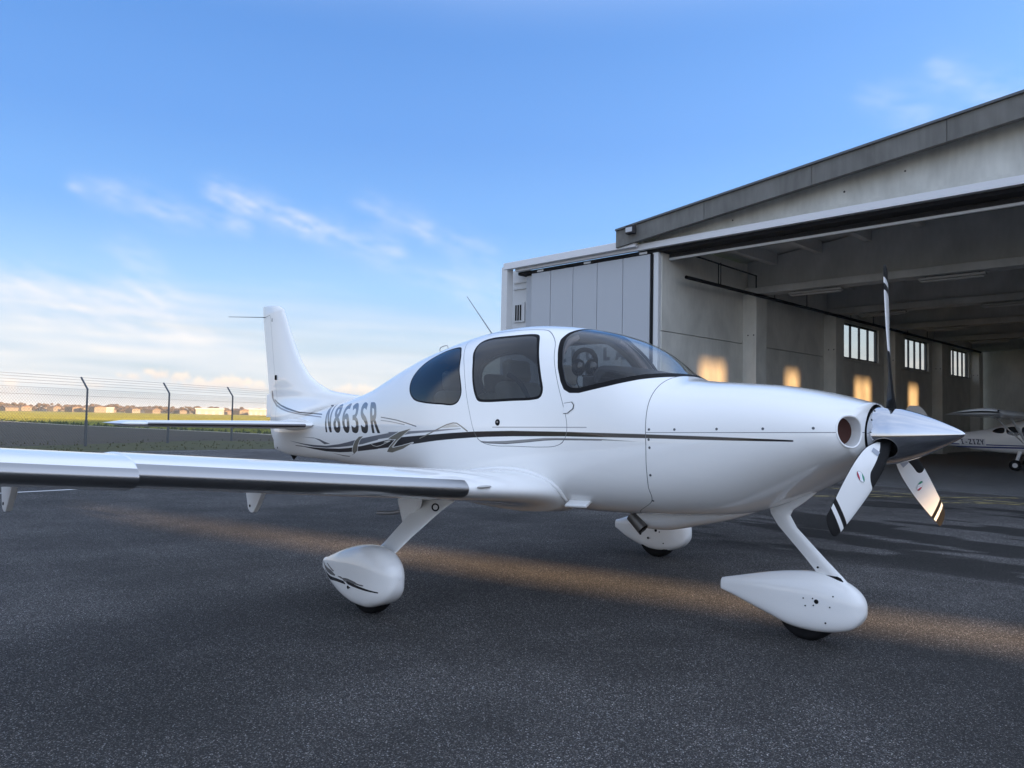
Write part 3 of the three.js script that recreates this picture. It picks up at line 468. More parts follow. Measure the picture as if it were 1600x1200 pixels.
const L = {
greyTop: [[-6.484,0.960],[-6.106,0.940],[-5.871,0.935],[-5.558,0.939],[-5.241,0.968],[-5.006,1.000],[-4.775,1.036],[-4.482,1.070],[-4.103,1.113],[-4.131,1.120],[-3.915,1.129],[-3.608,1.144],[-3.323,1.159],[-3.122,1.171],[-2.954,1.180]],
greyBot: [[-2.951,1.175],[-3.323,1.144],[-3.686,1.119],[-4.121,1.070],[-4.336,1.050],[-4.351,1.042],[-4.702,0.989],[-5.024,0.958],[-5.259,0.938],[-5.573,0.918],[-5.882,0.916],[-6.110,0.929]],
blackTop: [[-6.335,0.911],[-5.889,0.905],[-5.580,0.908],[-5.273,0.918],[-5.038,0.935],[-4.727,0.967],[-4.500,0.997],[-4.100,1.053],[-4.086,1.062],[-3.720,1.091],[-3.400,1.114],[-3.077,1.138],[-2.795,1.156],[-2.645,1.162],[-2.371,1.172],[-1.881,1.178],[-1.269,1.180],[-0.766,1.178],[-0.350,1.173]],
blackBot: [[-0.350,1.170],[-0.764,1.165],[-1.269,1.162],[-1.882,1.154],[-2.369,1.140],[-2.645,1.127],[-2.793,1.118],[-3.033,1.100],[-3.305,1.075],[-3.616,1.040],[-3.975,1.001],[-4.368,0.964],[-4.382,0.961],[-4.752,0.926],[-5.067,0.900],[-5.298,0.886],[-5.602,0.881],[-5.900,0.893],[-6.179,0.911]],
sw: [[-6.138,1.013],[-5.845,1.015],[-5.690,1.002],[-5.571,0.979],[-5.456,0.965],[-5.597,0.954],[-5.694,0.985],[-5.814,1.008],[-6.008,1.011]],
rib: [[-4.666,1.067],[-4.757,1.058],[-4.855,1.015],[-4.913,0.969],[-4.968,0.916],[-4.962,0.884],[-5.068,0.856],[-5.213,0.855],[-5.467,0.866],[-5.227,0.846],[-5.108,0.847],[-4.948,0.885],[-4.849,0.921],[-4.811,0.973],[-4.749,1.025]],
rib2: [[-3.704,1.160],[-3.905,1.127],[-4.125,1.064],[-4.048,1.055],[-3.972,1.062],[-4.135,0.983],[-4.198,0.940],[-4.093,0.939],[-3.858,0.984],[-3.660,1.044],[-3.875,1.008],[-4.059,0.983],[-4.069,0.986],[-3.948,1.053]],
peak: [[-3.545,1.083],[-3.403,1.124],[-3.260,1.169],[-3.141,1.205],[-3.056,1.220],[-3.005,1.218],[-2.954,1.199],[-2.871,1.161]],
peakFill: [[-3.214,1.174],[-3.125,1.203],[-3.056,1.213],[-3.011,1.207],[-2.960,1.190],[-3.080,1.185]],
r1: [[-4.277,1.251],[-4.111,1.241],[-3.958,1.229],[-3.780,1.207],[-3.610,1.182]],
r2: [[-4.275,1.223],[-4.108,1.216],[-3.955,1.205],[-3.814,1.192]],
sc: [[-4.500,0.997],[-4.450,0.984],[-4.386,0.981],[-4.301,0.993],[-4.199,1.018],[-4.091,1.042],[-4.223,1.026],[-4.062,1.057],[-3.972,1.060]],
sc2: [[-3.704,1.153],[-3.833,1.101],[-3.961,1.047],[-4.074,0.991]],
fA: [[-7.101,1.448],[-7.003,1.410],[-6.864,1.373],[-6.662,1.341],[-6.262,1.291],[-5.736,1.274],[-5.719,1.262],[-6.275,1.276],[-6.660,1.321],[-6.862,1.355],[-6.984,1.385],[-7.064,1.419]],
fB: [[-7.179,1.550],[-7.148,1.541],[-7.119,1.448],[-7.001,1.377],[-6.827,1.336],[-6.578,1.303],[-6.242,1.268],[-5.717,1.244],[-5.707,1.233],[-6.203,1.252],[-6.577,1.285],[-6.826,1.316],[-7.017,1.356],[-7.125,1.415],[-7.172,1.457]],
fline: [[-6.916,1.266],[-6.904,1.208]],
thin: [[-2.575,1.197],[-1.687,1.215]],
low: [[-2.755,1.109],[-2.702,1.091],[-2.630,1.091],[-2.433,1.101],[-2.273,1.115],[-2.055,1.133],[-1.939,1.138],[-1.560,1.143],[-1.278,1.136],[-1.560,1.135],[-1.939,1.126],[-2.055,1.118],[-2.271,1.095],[-2.434,1.080],[-2.609,1.078],[-2.702,1.084]],
textq: [[-5.570,1.083],[-4.275,1.108],[-5.727,1.369],[-4.359,1.405]],
text2: [[-5.614,1.217],[-4.286,1.251]],
inlet: [[-0.115,1.230]],
};
// printed livery of the starboard side: 7.6 m by 2.1 m
const liveryTex = canvasTex(2048, 1024, (c, w, h) => {
  const X = x => (x + 7.6) / 7.6 * w, Y = y => (2.7 - y) / 2.1 * h;
  c.fillStyle = css(...PAINT); c.fillRect(0, 0, w, h);
  const path = (p, close = true) => { c.beginPath(); p.forEach(([x, y], i) => i ? c.lineTo(X(x), Y(y)) : c.moveTo(X(x), Y(y))); if (close) c.closePath(); };
  const fill = (p, f) => { path(p); c.fillStyle = f; c.fill(); };
  const line = (p, f, lw) => { path(p, false); c.strokeStyle = f; c.lineWidth = lw; c.lineCap = 'round'; c.lineJoin = 'round'; c.stroke(); };
  const slate = c.createLinearGradient(X(-6.5), 0, X(-3), 0); slate.addColorStop(0, css(.05, .055, .07)); slate.addColorStop(.4, css(.11, .12, .14)); slate.addColorStop(.75, css(.19, .20, .22)); slate.addColorStop(1, css(.28, .28, .29));
  const black = css(.010, .010, .012), olive = css(.16, .15, .12), tan = css(.22, .20, .17), white = css(...PAINT);
  fill([...L.greyTop, ...L.greyBot], slate); fill([...L.blackTop, ...L.blackBot], black); path([...L.blackTop, ...L.blackBot]); c.strokeStyle = black; c.lineWidth = 3; c.stroke();
  fill(L.sw, css(.10, .105, .12)); fill(L.peakFill, css(.58, .55, .50)); line(L.peak, tan, 4.2);
  line(L.r1, css(.09, .10, .115), 4); line(L.r2, css(.30, .31, .31), 3.6); line(L.sc, css(.75, .74, .66), 2.6);
  path(L.rib); c.strokeStyle = white; c.lineWidth = 5; c.stroke(); fill(L.rib, olive); path(L.rib2); c.strokeStyle = white; c.lineWidth = 5; c.stroke(); fill(L.rib2, olive); line(L.sc2, css(.6, .58, .52), 3);
  fill(L.fA, css(.09, .085, .085)); fill(L.fB, css(.27, .255, .25)); line(L.thin, css(.30, .31, .32), 2.6); fill(L.low, css(.25, .25, .24)); line(L.low.slice(9), css(.06, .06, .07), 2);
  // registration
  const q = L.textq, P = q.map(([x, y]) => [X(x), Y(y)]), TW = 1000, TH = 300;
  c.save(); c.transform((P[1][0] - P[0][0]) / TW, (P[1][1] - P[0][1]) / TW, ((P[0][0] - P[2][0]) + (P[1][0] - P[3][0])) / 2 / TH, ((P[0][1] - P[2][1]) + (P[1][1] - P[3][1])) / 2 / TH, (P[2][0] + P[3][0] - P[1][0] + P[0][0]) / 2 , P[2][1] * .55 + P[3][1] * .45 - (P[1][1] - P[0][1]) / 2 );
  const g = c.createLinearGradient(0, 0, 0, TH); g.addColorStop(0, css(.13, .15, .19)); g.addColorStop(.30, css(.23, .24, .25)); g.addColorStop(.62, css(.27, .25, .22)); g.addColorStop(.66, css(.02, .02, .022)); g.addColorStop(1, css(.006, .006, .008));
  c.font = 'bold 395px sans-serif'; c.textAlign = 'center'; c.textBaseline = 'alphabetic';
  [...'N863SR'].forEach((ch, i) => { c.save(); c.translate(TW / 6 * (i + .5), TH * .985); const mw = c.measureText(ch).width; c.scale(142 / mw, 1.02); c.lineJoin = 'round'; c.strokeStyle = css(.88, .88, .88); c.lineWidth = 26; c.strokeText(ch, 0, 0); c.fillStyle = g; c.restore(); });
  [...'N863SR'].forEach((ch, i) => { c.save(); c.translate(TW / 6 * (i + .5), TH * .985); const mw = c.measureText(ch).width; c.scale(142 / mw, 1.02); const g2 = c.createLinearGradient(0, -TH, 0, 0); for (const [o, k] of [[0, [.13, .15, .19]], [.30, [.23, .24, .25]], [.62, [.27, .25, .22]], [.67, [.02, .02, .022]], [1, [.006, .006, .008]]]) g2.addColorStop(o, css(...k)); c.fillStyle = g2; c.strokeStyle = g2; c.lineWidth = 9; c.strokeText(ch, 0, 0); c.fillText(ch, 0, 0); c.restore(); });
  c.restore();
});
const mLivery = new THREE.MeshPhysicalMaterial({ map: liveryTex, ...paintProps });
const livUV = (x, y) => [(x + 7.6) / 7.6, (y - .6) / 2.1];
const plane = thing('light_aircraft', 'white low-wing four-seat aircraft with grey and black swooshes and registration N863SR, parked on the asphalt', 'aircraft');
const ap = (n, s, m, p = plane, uvf = livUV) => part(n, geo(s, uvf), m, p);
{
  // ---------------------------------------------------------------- fuselage skin
  const xs = [...range(0, 13, 13).map(i => -.115 + .035 * Math.cos(i / 14 * Math.PI / 2)), ...range(-.115, -4, 290), ...range(-4.02, -7.05, 90)];
  const th = range(0, 2 * Math.PI, 232).map(t => t + Math.PI / 2);
  let skin = gridSoup((x, t) => hullP(x, -t), xs, th, true);
  // tail cap
  // engine air inlets in the nose
  const IA = V(.857, 0, .515), IC = V(-.125, 1.228, .285), IR = .086;
  const inletF = (x, y, z) => { const d = V(x, y, Math.abs(z)).sub(IC), a = d.dot(IA); return a < -.2 ? 1 : Math.sqrt(Math.max(0, d.lengthSq() - a * a)) - IR; };
  skin = split(skin, inletF)[1];
  // outlines in the side view
  const ws = outline([[-2.002, 1.62], [-1.972, 1.572], [-1.948, 1.528], [-1.905, 1.472], [-1.854, 1.449], [-1.775, 1.448], [-1.679, 1.468], [-1.569, 1.492], [-1.464, 1.521], [-1.405, 1.539], [-1.329, 1.555], [-1.284, 1.563], [-1.25, 1.57], [-1.21, 1.60], [-1.2, 2.1], [-2.09, 2.1], [-2.10, 1.945], [-2.122, 1.896], [-2.118, 1.841], [-2.076, 1.763], [-2.035, 1.69]], 0);
  const dw = outline([[-2.839, 1.522], [-2.922, 1.702], [-2.979, 1.795], [-2.98, 1.852], [-2.916, 1.878], [-2.632, 1.886], [-2.413, 1.883], [-2.36, 1.868], [-2.305, 1.812], [-2.23, 1.698], [-2.151, 1.555], [-2.111, 1.463], [-2.121, 1.427], [-2.174, 1.414], [-2.39, 1.406], [-2.679, 1.398], [-2.757, 1.407], [-2.793, 1.443]], 4);
  const rw = outline([[-3.79, 1.49], [-3.823, 1.569], [-3.807, 1.643], [-3.73, 1.727], [-3.544, 1.804], [-3.375, 1.832], [-3.25, 1.829], [-3.185, 1.785], [-3.142, 1.74], [-3.084, 1.631], [-3.018, 1.526], [-2.99, 1.45], [-3.012, 1.397], [-3.072, 1.372], [-3.235, 1.376], [-3.537, 1.393], [-3.69, 1.421]], 4);
  const door = outline([[-3.004, 1.628], [-3.13, 1.79], [-3.22, 1.90], [-3.16, 1.942], [-2.87, 1.95], [-2.40, 1.937], [-2.295, 1.911], [-2.148, 1.816], [-2.073, 1.691], [-1.994, 1.551], [-1.913, 1.396], [-1.859, 1.266], [-1.851, 1.181], [-1.88, 1.115], [-1.949, 1.083], [-2.1, 1.07], [-2.37, 1.066], [-2.572, 1.063], [-2.702, 1.087], [-2.777, 1.142], [-2.861, 1.325]], 4);
  const cowlX = table([[.5, -1.62], [.667, -1.442], [.764, -1.252], [.861, -1.23], [1.02, -1.223], [1.177, -1.228], [1.295, -1.244], [1.396, -1.262], [1.467, -1.272], [1.7, -1.285]]);
  const cowlF = (x, y) => x > -.9 ? -(x + .9) - .4 : x < -1.8 ? 1 : cowlX(y)[0] - x;
  let cowl; [cowl, skin] = split(skin, (x, y) => cowlF(x, y) + .0025);
  let seam; [seam, skin] = split(skin, (x, y) => cowlF(x, y) - .0025);
  const upY = (x, y) => 1.193 + (x + 1.23) * .027 - y;
  let [upper, lower] = split(cowl, (x, y) => upY(x, y) + .0018), s2; [s2, lower] = split(lower, (x, y) => upY(x, y) - .0018);
  const cut = (S, f, w0, w1) => { const [inner, rest] = split(S, f(w0)); const [ring, out] = split(rest, f(w1)); return [inner, ring, out]; };
  const portX = (x, z) => z < 0 ? x - .085 * sst(-2.62, -2.2, x) * (1 - sst(-1.95, -1.55, x)) : x;   // the port door reaches a little further forward
  const side = (o) => (w) => (x, y, z) => o(portX(x, z), y) - w;
  let glassW, rimW, glassD, rimD, glassR, rimR, seamD, doorS, doorP, port, stbd;
  [glassW, rimW, skin] = cut(skin, side(ws), -.03, .006);
  [glassR, rimR, skin] = cut(skin, side(rw), 0, .012);
  [glassD, rimD, skin] = cut(skin, side(dw), -.004, .016);
  [doorS, seamD, skin] = cut(skin, side(door), -.002, .002);
  const zp = (S) => split(S, (x, y, z) => -z);   // [starboard, port]
  [stbd, port] = zp(skin);
  const body = ap('fuselage', stbd, mLivery); ap('fuselage', port, mPaint);
  const [upS, upP] = zp(upper), [loS, loP] = zp(lower);
  const uc = ap('upper_cowling', upS, mLivery), lc = ap('lower_cowling', loS, mLivery); part('cowling_skin', geo(upP), mPaint, uc); part('cowling_skin', geo(loP), mPaint, lc);
  part('panel_gap', geo(join(seam, s2)), mSeam, body);
  const [dS, dP] = zp(doorS), [gS, gP] = zp(glassD), [rS, rP] = zp(rimD), [mS, mP] = zp(seamD);
  for (const [d, g, r, m, mat] of [[dS, gS, rS, mS, mLivery], [dP, gP, rP, mP, mPaint]]) { const D = ap('cabin_door', d, mat); part('window_pane', geo(g), mTint, D); part('window_seal', geo(r), mRubber, D); part('door_gap', geo(m), mSeam, D); }
  const [g2S, g2P] = zp(glassR), [r2S, r2P] = zp(rimR);
  for (const [g, r] of [[g2S, r2S], [g2P, r2P]]) { const W = ap('rear_window', g, mTint); part('window_seal', geo(r), mRubber, W); }
  const W = ap('windshield', glassW, mClear); part('windshield_border', geo(rimW), mRubber, W);
  // inlet throats
  for (const s of [1, -1]) {
    const up = V(0, 1, 0), rt = V().crossVectors(up, IA).normalize(), ring = [], R = 40;
    for (let k = 0; k <= R; k++) { const a = k / R * 2 * Math.PI, b = IC.clone().addScaledVector(up, IR * Math.sin(a)).addScaledVector(rt, IR * Math.cos(a)); let lo = -.12, hi = .25; for (let i = 0; i < 40; i++) { const m = (lo + hi) / 2, p = b.clone().addScaledVector(IA, m); if (p.x > -.0801 || hullF(p.x, p.y, p.z) > 1) hi = m; else lo = m; } ring.push([b, lo]); }
    const wall = gridSoup((k, d) => { const [b, t] = ring[k], tt = mix(t, Math.min(t - .02, -.075), d), c = IC.clone().addScaledVector(IA, tt), q = b.clone().addScaledVector(IA, tt); q.lerp(c, .10 * d); return [q.x, q.y, q.z * s]; }, range(0, R, R).map(v => Math.round(v)), range(0, 1, 6));
    const ip = part('air_inlet', geo(wall), mPaint, s > 0 ? uc : uc);
    const lip = new THREE.TubeGeometry(new THREE.CatmullRomCurve3(ring.slice(0, R).map(([b, t]) => { const q = b.clone().addScaledVector(IA, t - .003); q.z *= s; return q; }), true), 80, .0065, 8, true); part('inlet_lip', lip, mPaint, uc);
    const plug = new THREE.CircleGeometry(.078, 32); plug.lookAt(V(IA.x, 0, IA.z * s)); const pc = IC.clone().addScaledVector(IA, -.072); plug.translate(pc.x, pc.y, pc.z * s); part('inlet_plug', plug, std([.060, .018, .012], .8), uc);
  }
  // fasteners, hinge, handle and small fittings
  const onHull = (x, y, lift = 0) => { const z = hullZ(x, y), n = hullN(x, y, z); return [V(x, y, z).addScaledVector(n, lift), n]; };
  const disc = (x, y, r, h, lift = 0) => { const [p, n] = onHull(x, y, lift), g = new THREE.CylinderGeometry(r * .85, r, h, 16); g.applyQuaternion(new THREE.Quaternion().setFromUnitVectors(V(0, 1, 0), n)); g.translate(p.x, p.y, p.z); return g; };
  for (const [x, y] of [[-1.208, 1.213], [-1.035, 1.217], [-.769, 1.226], [-.505, 1.234], [-.249, 1.243]]) part('fastener', disc(x, y, .0085, .004), mSteel, uc);
  for (const [x, y] of [[-1.205, 1.151], [-1.198, 1.102], [-1.2, .934], [-1.238, .77]]) part('fastener', disc(x, y, .0085, .004), mSteel, lc);
  const hd = part('door_handle', disc(-2.522, 1.233, .026, .010), mRubber, plane); part('lock', disc(-2.516, 1.236, .009, .014, .003), mBootMetal, hd);
  { // hinge plate
    const pts = [[-1.886, 1.372], [-1.822, 1.380], [-1.804, 1.362], [-1.806, 1.338], [-1.85, 1.308], [-1.884, 1.306]], o = outline(pts, 0);
    const g = gridSoup((x, y) => { const z = hullZ(x, y); const n = hullN(x, y, z); return [x + n.x * .006, y + n.y * .006, z + n.z * .006]; }, range(-1.9, -1.79, 44), range(1.295, 1.39, 38)); const H = ap('door_hinge', split(g, (x, y) => o(x, y))[0], mPaint);
    const e = gridSoup((x, y) => { const z = hullZ(x, y); const n = hullN(x, y, z); return [x + n.x * .0035, y + n.y * .0035, z + n.z * .0035]; }, range(-1.9, -1.78, 44), range(1.285, 1.40, 38)); part('hinge_edge', geo(split(e, (x, y) => o(x - .001, y) - .0035)[0]), mRubber, H);
  }
  { // belly blade antenna
    const [p] = onHull(-1.84, .70), g = new RoundedBoxGeometry(.19, .022, .09, 3, .009); g.rotateX(.5); g.rotateZ(.06); g.translate(p.x + .0, p.y, p.z + .035); part('antenna_blade', g, mPaint, plane);
  }
  part('antenna', rod([-3.24, 1.965, 0], [-3.60, 2.345, 0], .006, .0028, 8), std([.25, .26, .28], .4, .4), plane);
  part('antenna', tube([[-3.775, 1.84, .15], [-3.78, 1.872, .15], [-3.77, 1.882, .15], [-3.69, 1.898, .15], [-3.675, 1.893, .15], [-3.665, 1.865, .15]], .005, 40, 6), std([.5, .48, .45], .4, .3), plane);
  // cooling exit and exhaust under the nose
  {
    const T = table([[.74, .735, .03], [.95, .65, .15], [1.2, .58, .20], [1.42, .528, .215], [1.6, .52, .21]]);
    const s = gridSoup((x, t) => { const [y, w] = T(-x), a = Math.cos(t), b = Math.sin(t), top = .80; return [x, top - (top - y) * Math.pow(Math.abs(b), .55), w * Math.sign(a) * Math.pow(Math.abs(a), .7)]; }, range(-.74, -1.6, 40), range(0, Math.PI, 40)); ap('cooling_exit', s, mPaint);
    part('exit_mouth', new THREE.PlaneGeometry(.40, .13).rotateY(-Math.PI / 2).translate(-1.585, .655, 0), mBlack, plane);
    const ex = new THREE.CylinderGeometry(.042, .042, .13, 24, 1, true); ex.scale(1, 1, .8); ex.rotateZ(.85); ex.translate(-1.575, .575, .19); const E = part('exhaust_pipe', ex, std([.16, .15, .14], .45, .8), plane); part('pipe_bore', new THREE.CylinderGeometry(.036, .036, .11, 20).scale(1, 1, .8).rotateZ(.85).translate(-1.575, .575, .19), mBlack, E);
  }
  // ---------------------------------------------------------------- cabin interior
  {
    const off = (x, t) => { const p = hullP(x, -t), n = hullN(...p); return [p[0] - n.x * .028 * (Math.abs(n.x) < .9 ? 1 : 0), p[1] - n.y * .028, p[2] - n.z * .028]; };
    let lin = gridSoup(off, range(-1.30, -4.05, 110), range(0, 2 * Math.PI, 120).map(t => t + Math.PI / 2), true);
    for (const [o, w] of [[ws, -.015], [dw, .01], [rw, .01]]) lin = split(lin, (x, y, z) => o(portX(x, z), y) - w)[1];
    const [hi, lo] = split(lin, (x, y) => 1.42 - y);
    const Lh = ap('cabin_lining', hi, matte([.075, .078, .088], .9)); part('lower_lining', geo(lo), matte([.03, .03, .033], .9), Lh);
    const cap = (x) => { const g = gridSoup((r, t) => { const p = hullP(x, -t), [, , , m] = sec(x); return [x, m + (p[1] - m) * r * .985, p[2] * r * .985]; }, range(.01, 1, 6), range(0, 2 * Math.PI, 60).map(t => t + Math.PI / 2), true); return geo(g); };
    part('bulkhead', cap(-4.02), std([.06, .06, .065], .9), plane); part('firewall', cap(-1.24), std([.02, .02, .02], .9), plane);
    // glare shield and instrument panel
    const gs = gridSoup((x, z) => { const k = (x + 2.0) / .71, y = 1.665 - .02 * k - .10 * k * k - .075 * Math.pow(Math.abs(z) / .5, 2.4) - .08 * Math.pow(Math.max(0, .14 - k) / .14, 2); const xx = x + .32 * Math.pow(Math.abs(z) / .5, 2) * clamp(1 - k * 1.05); const yy = Math.min(y, sec(xx)[0] - .035); return [xx, yy, Math.sign(z) * Math.min(Math.abs(z) * 1.05, Math.max(0, hullZ(xx, yy) - .035))]; }, range(-2.0, -1.29, 30), range(-.5, .5, 40)); ap('glare_shield', gs, matte([.010, .010, .012], .9));
    part('instrument_panel', merge([rbox(-1.90, -1.86, 1.10, 1.60, -.30, .30, .02), rbox(-1.80, -1.76, 1.10, 1.56, -.53, .53, .02)]), matte([.012, .012, .014]), plane);
    // seats
    const leather = std([.30, .27, .23], .65), dark = std([.05, .05, .055], .7);
    for (const [x, z] of [[-2.52, .28], [-2.52, -.28], [-3.3, .24], [-3.3, -.24]]) {
      const f = x > -3 ? 0 : -.06, sb = new RoundedBoxGeometry(.14, .62, .44, 4, .06); sb.rotateZ(.20); sb.translate(x - .08, 1.24 + f, z); const S = part('seat', sb, leather, plane); part('cushion', rbox(x - .05, x + .42, .86 + f, .98 + f, z - .22, z + .22, .05, 3), leather, S); const hr = new RoundedBoxGeometry(.09, .17, .26, 4, .04); hr.rotateZ(.18); hr.translate(x - .15, 1.63 + f, z); part('headrest', hr, leather, S);
      if (x > -3) part('seat_belt', tube([[x - .12, 1.60, z + .12], [x + .0, 1.52, z + .1], [x + .10, 1.25, z + .02], [x + .2, 1.0, z - .1]], .018, 24, 6), dark, S);
    }
    for (const s of [-1, 1]) part('window_pillar', tube([[-1.985, 1.48, s * .53], [-2.03, 1.60, s * .495], [-2.085, 1.72, s * .425], [-2.12, 1.81, s * .32], [-2.13, 1.87, s * .2]].map(p => [p[0] + (s < 0 ? .075 : 0), p[1], p[2]]), .026, 24, 8), std([.15, .13, .13], .8), plane);
  }
}
// ---------------------------------------------------------------- fin and rudder
{
  const LE = table([[.80, -6.72], [.86, -6.55], [1.2, -6.3], [1.44, -5.12], [1.462, -5.2], [1.486, -5.45], [1.52, -5.77], [1.59, -6.04], [1.68, -6.25], [1.83, -6.45], [2.03, -6.63], [2.27, -6.80], [2.47, -6.93], [2.55, -7.01], [2.58, -7.12], [2.600, -7.34]]);
  const TE = table([[.80, -6.76], [.82, -6.88], [.86, -6.99], [.93, -7.085], [1.39, -7.22], [1.94, -7.35], [2.5, -7.475], [2.58, -7.485], [2.600, -7.47]]);
  const half = (y) => (mix(.056, .04, sst(1.5, 2.5, y)) + .075 * Math.exp(-(((y - 1.30) / .13) ** 2))) * (y > 2.5 ? Math.sqrt(clamp((2.601 - y) / .1)) : 1) * (y < .95 ? Math.sqrt(clamp((y - .795) / .155)) : 1);
  const prof = (t) => 1.9 * (.2969 * Math.sqrt(t) - .126 * t - .3516 * t * t + .2843 * t ** 3 - .1036 * t ** 4) / .19;
  const ys = [...range(.80, 1.40, 34), ...range(1.41, 1.62, 44), ...range(1.64, 2.48, 50), ...range(2.49, 2.60, 24)];
  const fs = range(0, 1, 46).map(t => t * t);
  const grid = (s) => gridSoup((y, t) => { const a = LE(y)[0], b = TE(y)[0]; return [mix(a, b, t), y, s * half(y) * Math.min(1, prof(t)) * (t > .999 ? 0 : 1)]; }, s > 0 ? ys : ys.slice().reverse(), fs);
  const hingeX = (y) => -6.915 - (y - .93) * .205;
  for (const [s, m] of [[1, mLivery], [-1, mPaint]]) {
    const G = grid(s);
    const rud = (x, y) => Math.max(x - hingeX(y), y - 2.475 - (x + 7.2) * .06), [R, rest] = split(G, (x, y) => rud(x, y) + .0022), [gap, F] = split(rest, (x, y) => rud(x, y) - .0022);
    const f = ap('fin', F, m), r = ap('rudder', R, m); part('rudder_gap', geo(gap), mSeam, f);
  }
  const bits = [[-7.175, 2.41, .012, .05], [-7.03, 1.70, .012, .06], [-6.93, .90, .012, .10]]; for (const [x, y, w, h] of bits) part('hinge_slot', rbox(x - w, x + w, y - h / 2, y + h / 2, -.05, half(y) * .93, .008, 1), mRubber, plane);
  part('trim_tab', rbox(-7.31, -7.20, 1.22, 1.50, -.004, .004, .003, 1), mPaint, plane);
  part('tail_skid', (() => { const g = new THREE.ConeGeometry(.075, .07, 16); g.rotateX(Math.PI); g.scale(1, 1, .5); g.translate(-6.60, .765, 0); return g; })(), mRubber, plane);
  part('antenna', rod([-7.40, 2.462, 0], [-7.45, 2.425, .46], .005, .003, 6), mSteel, plane);
}
// ---------------------------------------------------------------- wings and tailplane
function airfoil(t, T, camber) {   // t 0..1 upper TE -> LE -> lower TE
  const up = t < .5, a = Math.abs(t - .5) * 2, x = 1 - Math.cos(a * Math.PI / 2), yt = 5 * T * (.2969 * Math.sqrt(x) - .126 * x - .3516 * x * x + .2843 * x ** 3 - .1036 * x ** 4), p = .4, yc = camber * (x < p ? (2 * p * x - x * x) / (p * p) : ((1 - 2 * p) + 2 * p * x - x * x) / ((1 - p) ** 2)); return [x, yc + (up ? yt : -yt)];
}
const WING = (z) => { const fl = Math.exp(-Math.max(0, z - .46) / .13), out = z > 3.266 ? 1 : 0; return { c: mix(1.46, .86, (z - .5) / 4.9) + .24 * fl + out * .03, x: -1.985 - .022 * (z - .6) + .03 * fl * fl + out * .03, y: .763 + .083 * (z - .62) - out * .010, T: (.15 + .05 * fl) * (z > 5.2 ? Math.sqrt(clamp((5.43 - z) / .23)) : 1), inc: (3.2 - .5 * z / 5) * D2R }; };
function wingP(z, t, grow = 0) { const w = WING(z), [u, v] = airfoil(t, w.T, .022), X = -u * w.c, Y = v * w.c; return [w.x + X * Math.cos(w.inc), w.y + Y + X * Math.sin(w.inc), z]; }
